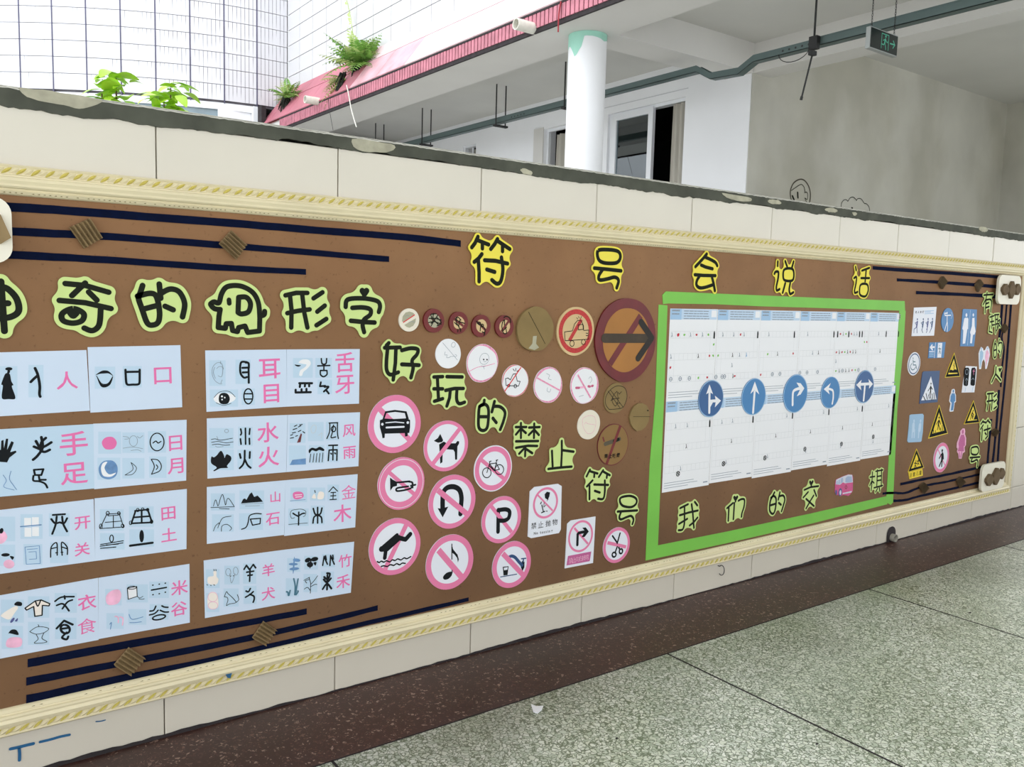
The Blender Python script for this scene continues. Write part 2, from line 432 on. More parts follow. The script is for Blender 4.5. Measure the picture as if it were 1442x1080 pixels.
# ---- parapet wall with glazed tiles
mb = MB(); mb.box(-2.0, 6.9, 0.004, 0.16, 0.0, HW-0.03)
wall = mb.build('wall_front', M_core, kind='structure')
def tile_mesh(name, w, h, t=0.010, bev=0.0016):
    b = MB(); x, z = w/2, h/2
    b.mesh([(-x, t, -z), (x, t, -z), (x, t, z), (-x, t, z), (-x, bev, -z), (x, bev, -z), (x, bev, z), (-x, bev, z),
            (-x+bev, 0, -z+bev), (x-bev, 0, -z+bev), (x-bev, 0, z-bev), (-x+bev, 0, z-bev)],
           [(0,1,5,4), (1,2,6,5), (2,3,7,6), (3,0,4,7), (4,5,9,8), (5,6,10,9), (6,7,11,10), (7,4,8,11), (8,9,10,11)])
    me = bpy.data.meshes.new(name); me.from_pydata(b.v, [], b.f); me.materials.append(M_tile); me.update(); return me
rows = [(0.0, 0.11), (0.11, 0.41), (0.41, 0.71), (0.71, 1.01), (1.01, 1.312)]
tms = [tile_mesh('tile', TW-0.0022, b-a-0.0022) for a, b in rows]
rg = random.Random(3)
for ri, (a, b) in enumerate(rows):
    for i in range(-5, 17):
        xa = X0T + TW*(i-1)
        if xa > 6.8: continue
        if 0 < ri < 4 and not (xa+TW > 4.3 or xa < -0.0): continue
        o = add('tile', tms[ri], wall, (xa+TW/2, rg.uniform(-0.0007, 0.0007)-0.0045, (a+b)/2+rg.uniform(-.0005, .0005)))
        o.rotation_euler = (rg.uniform(-.0015, .0015), 0, rg.uniform(-.0015, .0015))
# grime line along the foot of the wall
rg = random.Random(5); mb = MB(); xs = np.arange(-2, 6.8, 0.02)
up = [(x, 0.004+0.004*rg.random()+0.003*math.sin(x*5)) for x in xs]
mb.face([(x, -0.0062, z) for x, z in up] + [(xs[-1], -0.0062, 0.0), (xs[0], -0.0062, 0.0)])
mb.build('grime_line', M_grime_shade, wall)
# ---- cement coping
mb = MB(); mb.box(-2.0, 6.9, -0.006, 0.19, HW-0.022, HW)
rg = random.Random(11); xs = list(np.arange(-2.0, 6.9, 0.009)); z = 0; low = []
for x in xs:
    z = 0.8*z + rg.uniform(-0.0022, 0.0022); low.append((x, HW-0.033+z+0.0025*math.sin(x*2.3)-(0.004 if x < 0.7 else 0)))
tops = [HW-0.0035+rg.uniform(-.0012, .0008) for x in xs]
n = len(xs); v = [(x, -0.0095, zz) for x, zz in low]+[(x, -0.0095, t_) for x, t_ in zip(xs, tops)]+[(x, 0.0, zz) for x, zz in low]+[(x, -0.002, HW+0.0016) for x in xs]
mb.mesh(v, [(i, i+1, n+i+1, n+i) for i in range(n-1)]+[(2*n+i, 2*n+i+1, i+1, i) for i in range(n-1)]+[(n+i, n+i+1, 3*n+i+1, 3*n+i) for i in range(n-1)])
cop = mb.build('trim_1', M_cap, kind='structure')
b = MB(); vv = [(x, -0.0097, t_) for x, t_ in zip(xs, tops)]+[(x, -0.003, HW+0.0022) for x in xs]+[(x, 0.19, HW+0.0022) for x in xs]
b.mesh(vv, [(i, i+1, n+i+1, n+i) for i in range(n-1)]+[(n+i, n+i+1, 2*n+i+1, 2*n+i) for i in range(n-1)]); b.build('lit_top_skin', mat('pale_skylit_cement', (190, 188, 178), .8, .25, 40), cop)  # pale colour stands in for sky light on the coping's upper edge
def patch(pts, y=-0.0105):
    P = catmull([WP(a, b, -y) for a, b in pts], True, 3)
    q = [(x+rg.uniform(-.001, .001), z+rg.uniform(-.0012, .0012)) for x, z in P[:-1]]
    b = MB(); b.prism(q, -0.009, y); b.build('chipped_patch', M_chip, cop)
patch([(28,124), (60,127), (100,133), (144,141), (130,150), (112,153), (90,148), (62,143), (38,136)])
patch([(496,196), (530,199), (556,205), (550,213), (528,214), (503,211)])
patch([(1017,272), (1040,275), (1058,279), (1054,284), (1030,281)])
patch([(1083,281), (1098,283), (1097,287), (1085,286)])
patch([(1165,293), (1178,295), (1176,299), (1164,297)])
patch([(1380,319.5), (1390,321), (1389,326), (1381,325)])
patch([(733,238), (748,240), (747,246), (738,243)])
patch([(1200,299), (1207,300), (1204,304)])
# blue paint dashes, hook and drain on the lower tiles
b_ = MB()
def paintmark(pts, w):
    ink(b_, strokes(LL, [pts], w, 0.0062), -0.0062)
paintmark(('c', [(72,935), (120,925), (180,910), (225,900)]), 18); paintmark(('c', [(130,935), (133,970), (132,1012)]), 16)
paintmark(('c', [(272,888), (340,872), (410,852), (470,840)]), 15); paintmark(('c', [(650,750), (680,748), (712,740)]), 7)
b_.build('blue_paint_mark', M_bpaint, wall)
b_ = MB(); pts = [unproj(1016+5*math.cos(a)*0.8, 803+7*math.sin(a), 1, -0.012) for a in np.linspace(-2.2, 2.4, 12)]
b_.tube(pts, 0.0014, 6); b_.tube([pts[0], pts[0]+np.array([0, .02, 0])], 0.0014, 6)
meta(b_.build('wire_hook', M_rod, None), 'small bent wire hook stuck in the lower wall tiles', 'hook')

# ---- floor: dark red border strip and green-grey slabs with recessed joints
mb = MB(); mb.box(-3.0, 11.2, -3.3, 0.2, -0.12, -0.008)
floor = mb.build('floor', M_grime_shade, kind='structure')
SW = 0.2916
def slab(name, x0, x1, y0, y1, m):
    b = MB(); b.box(x0, x1, y0, y1, -0.02, 0.0); return b.build(name, m, floor)
for i in range(-3, 11):
    xa = 1.715+1.0045*(i-1)
    slab('border_slab', xa, xa+1.0045, -SW+0.002, 0.004, M_tzr)
    b = MB(); b.box(xa-0.003, xa+0.003, -3.0, -SW, -0.004, 0.0004); b.build('joint_strip', M_grime_shade, floor)
    for ya, yb in ((-SW-1.35, -SW), (-SW-2.7, -SW-1.35)):
        slab('terrazzo_slab', xa+0.0025, xa+1.002, ya+0.002, yb-0.003, M_tz)

b = MB(); b.box(-3.0, 11.0, -SW-0.0035, -SW+0.001, -0.004, 0.0004); b.build('joint_strip', M_grime_shade, floor)
# ---- courtyard ground
mb = MB(); mb.box(-14, 4.6, 0.16, 30, -0.35, -0.2); mb.box(4.6, 12, 0.16, 30, -0.35, 0.0)
mb.build('courtyard_ground', M_conc, kind='structure')

# ---- our corridor: ceiling, back wall, edge beam (outside the frame)
mb = MB(); mb.box(-3.0, 11.2, -3.3, 0.35, 3.45, 3.6); mb.box(6.45, 11.2, 0.35, 3.3, 3.45, 3.6); mb.box(-3.0, 4.0, 0.1, 0.35, 3.0, 3.45)
ceil = mb.build('ceiling', M_ceil, kind='structure')
mb = MB(); mb.box(-3.0, 11.2, -3.5, -3.3, 0, 0.55); mb.box(-3.0, 11.2, -3.5, -3.3, 2.25, 3.45); mb.build('wall_back_unseen', mat('cream_unseen_corridor_wall', (220, 216, 204), 0.7, 0.05, 2), kind='structure')  # opening in this unseen wall is shaped to let fill light in

# ---- the wing across: grey stained end wall, side wall
def M_graywall():
    m = mat('stained_grey_plaster', (192, 190, 180), 0.85, 0.10, 1.6)
    nt = m.node_tree; b = nt.nodes['Principled BSDF']; N = nt.nodes.new; L = nt.links.new
    tc = N('ShaderNodeTexCoord'); mp = N('ShaderNodeMapping'); L(tc.outputs['Object'], mp.inputs[0]); mp.inputs['Scale'].default_value = (.9, 1.0, .55)
    n2 = N('ShaderNodeTexNoise'); n2.inputs['Scale'].default_value = 1.3; n2.inputs['Detail'].default_value = 7; L(mp.outputs[0], n2.inputs['Vector'])
    r = N('ShaderNodeValToRGB'); L(n2.outputs['Fac'], r.inputs[0]); r.color_ramp.elements[0].position = 0.40; r.color_ramp.elements[1].position = 0.56
    r.color_ramp.elements[0].color = (.84, .83, .79, 1); r.color_ramp.elements[1].color = (1, 1, 1, 1)
    old = b.inputs['Base Color'].links[0].from_socket; mu = N('ShaderNodeMixRGB'); mu.blend_type = 'MULTIPLY'; mu.inputs[0].default_value = 1
    L(old, mu.inputs[1]); L(r.outputs[0], mu.inputs[2]); L(mu.outputs[0], b.inputs['Base Color'])
    return m
M_gray = M_graywall()
mb = MB(); mb.box(6.205, 11.2, 3.15, 3.32, 0, 3.5); wg = mb.build('wall_far', M_gray, kind='structure')
mb = MB(); mb.box(10.95, 11.2, 0.2, 3.16, 0, 3.5); mb.build('wall_right', M_gray, kind='structure')
# child's line drawing on the grey wall
def rawink(name, crop, S, w, yplane, m, parent):
    b = MB()
    for s in S:
        pts = s; 
        if isinstance(s, tuple): pts = catmull(s[1], s[0] == 'o')
        q = [unproj(*crop.px(p), 1, yplane) for p in pts]
        a = unproj(*crop.px((pts[0][0], pts[0][1]-w/2)), 1, yplane); c = unproj(*crop.px((pts[0][0], pts[0][1]+w/2)), 1, yplane)
        ink(b, [([(float(t[0]), float(t[2])) for t in q], abs(float(a[2]-c[2])))], yplane)
    return b.build(name, m, parent)
FC = Crop(1100, 240, 10.3)
rawink('drawn_head', FC, [('c', [(160,470), (140,400), (135,300), (170,200), (230,145), (295,128), (350,155), (400,230), (425,330), (420,430), (400,500)])], 20, 3.147, mat('dark_brown_paint', (58, 50, 34), 0.7), wg)
rawink('drawn_face', FC, [('c', [(150,290), (200,255), (260,215), (300,205), (335,245), (345,310)]), ('c', [(340,325), (370,315), (385,350), (378,420), (345,400), (370,460)]),
    ('c', [(870,530), (880,470), (910,430), (945,425), (970,445), (1000,400), (1045,388), (1080,415), (1095,435), (1110,410), (1150,408), (1180,435), (1205,475), (1240,485), (1275,530), (1285,600)])], 11, 3.147, M_ink, wg)
rawink('drawn_eye', FC, [[(240,320), (245,395)], [(165,370), (190,430)], [(1025,545), (1035,550)]], 30, 3.147, M_ink, wg)

# ---- window wall of the wing, face at X = 6.2, with openings
XW = 6.2
mb = MB()
def wbox(y0, y1, z0, z1): mb.box(XW, XW+0.18, y0, y1, z0, z1)
ops = [(3.93, 5.02, 1.45, 2.93), (5.52, 6.12, 1.45, 2.93), (7.55, 7.86, 1.45, 2.95)]
yy = 3.16
for a, b, c, d in ops:
    wbox(yy, a, 0, 3.25); wbox(a, b, 0, c); wbox(a, b, d, 3.25); yy = b
wbox(yy, 12.0, 0, 3.25)
ww = mb.build('wall_side', M_plw, kind='structure')
# dark room behind
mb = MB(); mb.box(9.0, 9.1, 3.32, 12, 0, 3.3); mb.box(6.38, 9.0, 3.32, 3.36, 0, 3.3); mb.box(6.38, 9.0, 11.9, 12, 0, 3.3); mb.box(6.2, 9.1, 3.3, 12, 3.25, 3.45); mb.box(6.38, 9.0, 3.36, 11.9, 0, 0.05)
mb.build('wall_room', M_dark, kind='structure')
glass = bpy.data.materials.new('window_glass'); glass.use_nodes = True
nt = glass.node_tree; nt.nodes.clear(); o_ = nt.nodes.new('ShaderNodeOutputMaterial'); g_ = nt.nodes.new('ShaderNodeBsdfGlossy'); t_ = nt.nodes.new('ShaderNodeBsdfTransparent')
g_.inputs['Roughness'].default_value = 0.02; g_.inputs[0].default_value = (.85, .92, .95, 1); t_.inputs[0].default_value = (.6, .68, .7, 1); mx_ = nt.nodes.new('ShaderNodeMixShader'); fr_ = nt.nodes.new('ShaderNodeFresnel'); fr_.inputs[0].default_value = 2.6
nt.links.new(fr_.outputs[0], mx_.inputs[0]); nt.links.new(t_.outputs[0], mx_.inputs[1]); nt.links.new(g_.outputs[0], mx_.inputs[2]); nt.links.new(mx_.outputs[0], o_.inputs[0])
def bar(y0, y1, z0, z1, x0, x1, name, m, par):
    b = MB(); b.box(x0, x1, y0, y1, z0, z1); return b.build(name, m, par)
# window 1: sliding sash shut on the left, open on the right with a curtain
w1 = empty('window_1', (XW, 4.5, 1.45), kind='structure'); 
def sub(par, fn):
    pass
def framebars(par, y0, y1, z0, z1, t, x0, x1, name='window_frame', m=M_upvc):
    ox, oy, oz = par.location
    b = MB()
    b.box(x0-ox, x1-ox, y0-oy, y1-oy, z1-t-oz, z1-oz); b.box(x0-ox, x1-ox, y0-oy, y1-oy, z0-oz, z0+t-oz)
    b.box(x0-ox, x1-ox, y0-oy, y0+t-oy, z0+t-oz, z1-t-oz); b.box(x0-ox, x1-ox, y1-t-oy, y1-oy, z0+t-oz, z1-t-oz)
    return b.build(name, m, par)
framebars(w1, 3.93, 5.02, 1.45, 2.93, 0.03, XW+0.03, XW+0.11)
s1 = framebars(w1, 4.37, 4.97, 1.5, 2.915, 0.065, XW+0.012, XW+0.05, 'sliding_sash')
b = MB(); b.box(XW+0.03-XW, XW+0.034-XW, 4.43-4.5, 4.91-4.5, 0.11, 1.40); b.build('pane', glass, s1)
def curtain(par, x, y0, y1, z0, z1, nf, amp, taper=0.0):
    ox, oy, oz = par.location; b = MB(); n, k = 64, 14; v = []
    for j in range(k+1):
        zz = z0+(z1-z0)*j/k; tt = j/k
        for i in range(n+1):
            u = i/n; sq = 1-taper*tt
            y = y1-(y1-y0)*(1-u)*sq
            v.append((x+amp*math.sin(u*nf*6.28+0.6*math.sin(tt*3))*(0.6+0.4*tt)-ox, y-oy, zz-oz))
    b.mesh(v, [(j*(n+1)+i, j*(n+1)+i+1, (j+1)*(n+1)+i+1, (j+1)*(n+1)+i) for j in range(k) for i in range(n)], True)
    return b
c1 = curtain(w1, XW+0.05, 3.965, 4.13, 1.5, 2.895, 2.5, 0.014).build('curtain', M_curt, w1)
w2 = empty('window_2', (XW, 5.8, 1.45), kind='structure')
framebars(w2, 5.52, 6.12, 1.45, 2.93, 0.03, XW+0.05, XW+0.085)
b = MB(); b.box(-0.012, 0.0, 6.12-5.8, 6.30-5.8, 0, 1.50); b.build('side_trim', M_plc, w2)
curtain(w2, XW+0.12, 5.53, 6.02, 1.5, 2.87, 4.5, 0.022, 0.1).build('curtain', M_curt, w2)
w3 = empty('window_3', (XW, 7.7, 1.45), kind='structure')
framebars(w3, 7.55, 7.86, 1.45, 2.95, 0.025, XW+0.02, XW+0.08); b = MB(); b.box(0.05, 0.06, -0.01, 0.01, 0.03, 1.47); b.build('mullion', M_upvc, w3)
curtain(w3, XW+0.2, 7.7, 7.9, 1.5, 2.93, 2.5, 0.03).build('curtain', M_curt, w3)
b = MB(); b.box(XW-0.006, XW, 3.9, 5.5, 3.0, 3.006); b.build('plaster_line', M_wline, ww)

# ---- wing ceiling, beams, column
mb = MB(); mb.box(4.57, 6.2, 3.46, 12, 3.25, 3.4); mb.box(4.57, 6.2, -0.3, 3.14, 3.25, 3.4); mb.build('ceiling_wing', M_ceil, kind='structure')
mb = MB(); mb.box(4.05, 4.2, 0.1, 12.0, 3.0, 3.13); mb.box(4.2, 4.57, 0.1, 12.0, 3.0, 3.3); mb.build('beam_eave', M_plc, kind='structure')
mb = MB(); mb.box(4.57, 6.2, 3.14, 3.46, 3.0, 3.25); mb.build('beam_cross', M_plc, kind='structure')
mb = MB(); mb.box(6.2, 6.45, -3.3, 3.16, 3.0, 3.45); mb.build('beam_corridor', M_plc, kind='structure')
col = empty('column', (4.42, 3.31, 0), kind='structure')
b = MB(); b.tube([(0, 0, 0.0), (0, 0, 3.0)], 0.148, 40); b.build('shaft', M_plw, col)
rg = random.Random(2); b = MB(); nn = 48; top = []; bot = []
for k in range(nn+1):
    a = -3.77+k*2*math.pi/nn; u = k/nn*2; d = (0.13+0.10*math.exp(-((u-.27)/.07)**2)) if u < .40 else (0.05+0.03*math.exp(-((u-.8)/.1)**2))
    top.append((0.1495*math.cos(a), 0.1495*math.sin(a), 2.999)); bot.append((0.1495*math.cos(a), 0.1495*math.sin(a), 2.999-d*(0.92+0.16*rg.random())*.8))
b.mesh(top+bot, [(k, k+1, nn+2+k, nn+1+k) for k in range(nn)], True); b.build('mint_paint_band', M_mint, col)

# ---- roof fascia of the wing
fas = empty('fascia', (4.03, 5, 3.0), kind='structure')
b = MB(); b.box(0.0, 0.02, -4.9, 3.75, -0.02, 0.135); b.build('backing', M_grime_shade, fas)
# narrow upright tiles of the edge, joined: too small to pick apart singly
b = MB(); y = -4.9; rg = random.Random(8)
while y < 3.74:
    b.box(-0.008-rg.random()*0.002, 0.002, y+0.006, y+0.044, 0.012, 0.118); y += 0.05
o = b.build('edge_tiles', M_pinkd, fas, kind='stuff')
b = MB(); b.box(-0.012, 0.02, -4.9, 3.75, 0.12, 0.135); b.build('top_grime_strip', M_grime_shade, fas)
# sloping roof tiles, two courses
def slopetile(y0, y1, t0, t1, m):
    A = np.array([-0.01, 0, 0.135]); B = np.array([0.37, 0, 0.64]); n_ = np.array([-0.80, 0, 0.60])*0.012
    p0, p1 = A+(B-A)*t0, A+(B-A)*t1
    v = []
    for q in (p0, p1):
        for yy_ in (y0, y1):
            for s_ in (0, 1): v.append((q+n_*s_)+np.array([0, yy_, 0]))
    b = MB(); b.mesh(v, [(1,3,7,5), (0,4,6,2), (0,1,5,4), (2,6,7,3), (0,2,3,1), (4,5,7,6)]); return b.build('roof_tile', m, fas)
M_pinkglare = mat('glare_pink_roof_tile', (224, 196, 200), 0.4, 0.06, 6)  # sky glare on the slope put into a paler pink
M_pinkh = mat('half_glare_pink_tile', (218, 166, 176), 0.45, 0.25, 5)  # step between, with half the glare in its colour
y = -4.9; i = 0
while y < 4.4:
    lowm = M_pinkt if y > 1.3 else (M_pinkh if y > 0.1 else M_pinkglare); rowm = M_pinkt if y > 1.9 else (M_pinkh if y > 1.2 else M_pinkglare)
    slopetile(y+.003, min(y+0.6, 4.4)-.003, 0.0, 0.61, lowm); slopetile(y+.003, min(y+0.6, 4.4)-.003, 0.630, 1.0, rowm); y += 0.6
b = MB(); b.mesh([(0, -4.9, .12), (0, 4.4, .12), (.37, 4.4, .62), (.37, -4.9, .62)], [(0, 1, 2, 3)]); b.build('roof_bed', mat('rusty_bed', (140, 62, 66), .9), fas)

# ---- upper wall of the wing (faces the courtyard) and round white facade opposite
def fmat():
    m = bpy.data.materials.new('white_strip_tile'); m.use_nodes = True; nt = m.node_tree; b = nt.nodes['Principled BSDF']; N = nt.nodes.new; L = nt.links.new
    tc = N('ShaderNodeTexCoord'); sx = N('ShaderNodeSeparateXYZ'); L(tc.outputs['Object'], sx.inputs[0])
    mm = N('ShaderNodeMath'); mm.operation = 'MULTIPLY'; L(sx.outputs[0], mm.inputs[0]); mm.inputs[1].default_value = 1/0.0512
    fr = N('ShaderNodeMath'); fr.operation = 'FRACT'; L(mm.outputs[0], fr.inputs[0])
    lt = N('ShaderNodeMath'); lt.operation = 'LESS_THAN'; L(fr.outputs[0], lt.inputs[0]); lt.inputs[1].default_value = 0.11
    ob = N('ShaderNodeObjectInfo')
    nz = N('ShaderNodeTexNoise'); nz.noise_dimensions = '3D'; nz.inputs['Scale'].default_value = 1.0
    ad = N('ShaderNodeVectorMath'); ad.operation = 'ADD'; L(tc.outputs['Object'], ad.inputs[0]); L(ob.outputs['Location'], ad.inputs[1])
    mp = N('ShaderNodeMapping'); mp.inputs['Scale'].default_value = (9, 9, 2.0); L(ad.outputs[0], mp.inputs[0]); L(mp.outputs[0], nz.inputs['Vector'])
    # dirt in the grooves hangs down from each course joint, and grows towards the corner
    mz = N('ShaderNodeMapRange'); L(sx.outputs[2], mz.inputs['Value']); mz.inputs['From Min'].default_value = -0.1; mz.inputs['From Max'].default_value = 0.1; mz.inputs['To Min'].default_value = -0.25; mz.inputs['To Max'].default_value = 0.05
    lx = N('ShaderNodeSeparateXYZ'); L(ob.outputs['Location'], lx.inputs[0])
    mxx = N('ShaderNodeMapRange'); L(lx.outputs[0], mxx.inputs['Value']); mxx.inputs['From Min'].default_value = 2.2; mxx.inputs['From Max'].default_value = 4.0; mxx.inputs['To Min'].default_value = -0.12; mxx.inputs['To Max'].default_value = 0.28
    s1 = N('ShaderNodeMath'); s1.operation = 'ADD'; L(nz.outputs['Fac'], s1.inputs[0]); L(mz.outputs[0], s1.inputs[1])
    s2 = N('ShaderNodeMath'); s2.operation = 'ADD'; L(s1.outputs[0], s2.inputs[0]); L(mxx.outputs[0], s2.inputs[1])
    rr = N('ShaderNodeMapRange'); L(s2.outputs[0], rr.inputs['Value']); rr.inputs['From Min'].default_value = 0.42; rr.inputs['From Max'].default_value = 0.62
    ml = N('ShaderNodeMath'); ml.operation = 'MULTIPLY'; L(lt.outputs[0], ml.inputs[0]); L(rr.outputs[0], ml.inputs[1])
    mix = N('ShaderNodeMixRGB'); L(ml.outputs[0], mix.inputs[0]); mix.inputs[1].default_value = (*srgb((208, 208, 212)), 1); mix.inputs[2].default_value = (*srgb((84, 84, 92)), 1)
    L(mix.outputs[0], b.inputs['Base Color']); b.inputs['Roughness'].default_value = 0.4
    return m
M_strip = fmat()
def block_mesh(name, w, h, t, m, back=0.0):
    b = MB(); b.box(-w/2, w/2, 0, t, -h/2, h/2); me = bpy.data.meshes.new(name); me.from_pydata(b.v, [], b.f); me.materials.append(m); me.update(); return me
RH = 0.2
mb = MB(); mb.box(4.415, 4.6, -3.3, 9.45, 3.3, 6.4); upw = mb.build('wall_upper', mat('pale_grout', (112, 108, 112), .9, .3, 6), kind='structure')
tm = block_mesh('facade_tile', 0.411, RH-0.009, 0.015, M_ftile)
for r in range(11):
    for c in range(22):
        yc = 9.45-0.21-0.42*c
        if r < 1 and c > 0: pass
        o = add('facade_tile', tm, upw, (4.4, yc, 3.72+RH*r)); o.rotation_euler = (0, 0, -math.pi/2)
# round facade
angs = [.03, .16, .28, .38, .45, .52, .58, .64, .70, .70, .70, .70, .70]
pts = [(4.4, 9.45)]
for a in angs: pts.append((pts[-1][0]-0.412*math.cos(a), pts[-1][1]+0.412*math.sin(a)))
mb = MB(); v = []
for z_ in (3.38, 6.4):
    for x, y in pts: v.append((x+.01, y+0.02, z_))
for z_ in (3.38, 6.4):
    for x, y in pts: v.append((x+.1, y+0.3, z_))
n = len(pts); mb.mesh(v, [(i, i+1, n+i+1, n+i) for i in range(n-1)]+[(i, 2*n+i, 2*n+i+1, i+1) for i in range(n-1)]+[(n+i, n+i+1, 3*n+i+1, 3*n+i) for i in range(n-1)]+[(2*n+i, 3*n+i, 3*n+i+1, 2*n+i+1) for i in range(n-1)])
fac = mb.build('wall_facade', mat('dark_grout', (96, 94, 100), .9, .4, 6), kind='structure')
tm2 = block_mesh('facade_tile', 0.396, RH-0.007, 0.018, M_strip)
mj = MB(); mj.box(-0.007, 0.007, -0.004, 0.02, 3.38, 6.4); jm = bpy.data.meshes.new('joint_strip'); jm.from_pydata(mj.v, [], mj.f); jm.materials.append(M_mull)
for i, a in enumerate(angs):
    (x1, y1), (x2, y2) = pts[i], pts[i+1]
    for r in range(14):
        o = add('facade_tile', tm2, fac, ((x1+x2)/2, (y1+y2)/2, 3.51+RH*r)); o.rotation_euler = (0, 0, -a)
    o = add('joint_strip', jm, fac, (x2, y2-0.002, 0)); o.rotation_euler = (0, 0, -a)
# window band under the facade
wf = empty('window_4', (4.0, 9.5, 2.0), kind='structure')
M_wg = mat('grey_blue_glass', (120, 142, 152), 0.15, 0.25, 3, spec=0.8)
fb = MB(); gb = MB()
for i, a in enumerate(angs[1:], 1):
    (x1, y1), (x2, y2) = pts[i], pts[i+1]
    def loc(x, y, z_): return (x-4.0, y-9.5, z_-2.0)
    d = 0.02 
    fb.mesh([loc(x1, y1+d, 3.30), loc(x2, y2+d, 3.30), loc(x2, y2+d, 3.385), loc(x1, y1+d, 3.385), loc(x1, y1+.1, 3.30), loc(x2, y2+.1, 3.30)], [(0,1,2,3), (0,4,5,1)])
    gb.face([loc(x1, y1+.07, 1.5), loc(x2, y2+.07, 1.5), loc(x2, y2+.07, 3.30), loc(x1, y1+.07, 3.30)])
fb.box(-0.07, 0.0, -0.06, 0.02, -2, 1.38)
fb.build('window_frame', M_upvc, wf); gb.build('pane', M_wg, wf)
b = MB(); b.box(-0.5, -0.06, 0.03, 0.05, -0.5, 1.30); b.build('curtain', M_white, wf)
mb = MB(); mb.box(3.99, 6.4, 9.75, 9.95, 0, 3.4); mb.box(3.99, 4.05, 9.3, 9.75, 0, 3.38); mb.build('wall_gap', M_grime_shade, kind='structure')  # painted black for the shadow in the gap beside the window band
mb = MB(); mb.box(-3.0, 4.0, 11.6, 11.8, 0, 6.4); mb.build('wall_stair', M_ftile, kind='structure')

# ================================================================== THE NOTICE BOARD
BX0, BX1, BZ0, BZ1 = -0.02, 4.395, 0.095, 1.2           # outer edge of the frame
FW = 0.056                                             # width of the moulding
board = empty('notice_board', (2.2, 0.0, 0.09), label='long brown notice board in a cream carved frame along the tiled parapet', cat='notice board')
def loc_(q): return (q[0]-2.2, q[1], q[2]-0.09)
b = MB(); b.box(BX0+FW-0.01-2.2, BX1-FW+0.01-2.2, -0.010, -0.0047, BZ0+FW-0.01-.09, BZ1-FW+0.01-.09)
def boardmat():
    m = M_board; nt = m.node_tree; bs = nt.nodes['Principled BSDF']; N = nt.nodes.new; L = nt.links.new
    tc = N('ShaderNodeTexCoord'); n1 = N('ShaderNodeTexNoise'); n1.inputs['Scale'].default_value = 1.6; n1.inputs['Detail'].default_value = 8; n1.inputs['Roughness'].default_value = .65; L(tc.outputs['Object'], n1.inputs['Vector'])
    r = N('ShaderNodeValToRGB'); L(n1.outputs['Fac'], r.inputs[0]); r.color_ramp.elements[0].position = 0.35; r.color_ramp.elements[1].position = 0.6
    r.color_ramp.elements[0].color = (.84, .80, .76, 1); r.color_ramp.elements[1].color = (1, 1, 1, 1)
    old = bs.inputs['Base Color'].links[0].from_socket; mu = N('ShaderNodeMixRGB'); mu.blend_type = 'MULTIPLY'; mu.inputs[0].default_value = 1
    L(old, mu.inputs[1]); L(r.outputs[0], mu.inputs[2])
    # ragged smudges, and light falling off towards the lower edge put into the colour
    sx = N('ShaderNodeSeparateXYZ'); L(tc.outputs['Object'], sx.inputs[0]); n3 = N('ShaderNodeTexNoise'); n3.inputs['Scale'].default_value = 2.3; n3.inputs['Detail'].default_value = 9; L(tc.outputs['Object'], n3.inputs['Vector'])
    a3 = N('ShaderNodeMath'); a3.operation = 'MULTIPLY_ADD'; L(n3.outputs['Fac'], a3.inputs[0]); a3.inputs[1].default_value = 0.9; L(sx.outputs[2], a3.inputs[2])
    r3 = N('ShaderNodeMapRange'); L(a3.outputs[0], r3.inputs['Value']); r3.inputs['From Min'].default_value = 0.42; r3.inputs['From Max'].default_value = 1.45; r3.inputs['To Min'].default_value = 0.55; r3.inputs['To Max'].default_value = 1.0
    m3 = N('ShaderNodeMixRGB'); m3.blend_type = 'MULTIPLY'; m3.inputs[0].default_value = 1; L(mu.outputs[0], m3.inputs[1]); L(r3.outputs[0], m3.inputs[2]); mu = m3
    # fine dark flecks of the hardboard
    n2 = N('ShaderNodeTexNoise'); n2.inputs['Scale'].default_value = 95; n2.inputs['Detail'].default_value = 2; L(tc.outputs['Object'], n2.inputs['Vector'])
    r2 = N('ShaderNodeValToRGB'); L(n2.outputs['Fac'], r2.inputs[0]); r2.color_ramp.elements[0].position = 0.27; r2.color_ramp.elements[1].position = 0.36
    r2.color_ramp.elements[0].color = (.7, .64, .58, 1); r2.color_ramp.elements[1].color = (1, 1, 1, 1)
    m2 = N('ShaderNodeMixRGB'); m2.blend_type = 'MULTIPLY'; m2.inputs[0].default_value = 1; L(mu.outputs[0], m2.inputs[1]); L(r2.outputs[0], m2.inputs[2])
    L(m2.outputs[0], bs.inputs['Base Color'])
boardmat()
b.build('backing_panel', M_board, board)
# moulding profile: (distance from the outer edge, height above the wall)
PROF = [(0, 0.004), (0, 0.018), (0.003, 0.021), (0.006, 0.0185), (0.018, 0.0185), (0.0205, 0.022), (0.0225, 0.022), (0.0245, 0.027), (0.030, 0.0285), (0.034, 0.0265), (0.036, 0.0255), (0.040, 0.0265), (0.043, 0.024), (0.0445, 0.0195), (0.047, 0.0185), (0.0485, 0.0205), (0.054, 0.0165), (FW, 0.0125), (FW, 0.008)]
cornr = [(BX0, BZ0), (BX1, BZ0), (BX1, BZ1), (BX0, BZ1)]
ins = [(1, 1), (-1, 1), (-1, -1), (1, -1)]
rails = []
for i in range(4):
    (xa, za), (xb, zb) = cornr[i], cornr[(i+1) % 4]; (ia, ja), (ib, jb) = ins[i], ins[(i+1) % 4]
    b = MB(); v = []
    for d, h in PROF: v.append(loc_((xa+ia*d, -h, za+ja*d))); v.append(loc_((xb+ib*d, -h, zb+jb*d)))
    n = len(PROF); b.mesh(v, [(2*k, 2*k+1, 2*k+3, 2*k+2) for k in range(n-1)])
    rails.append(b.build('frame_rail', M_frame, board))
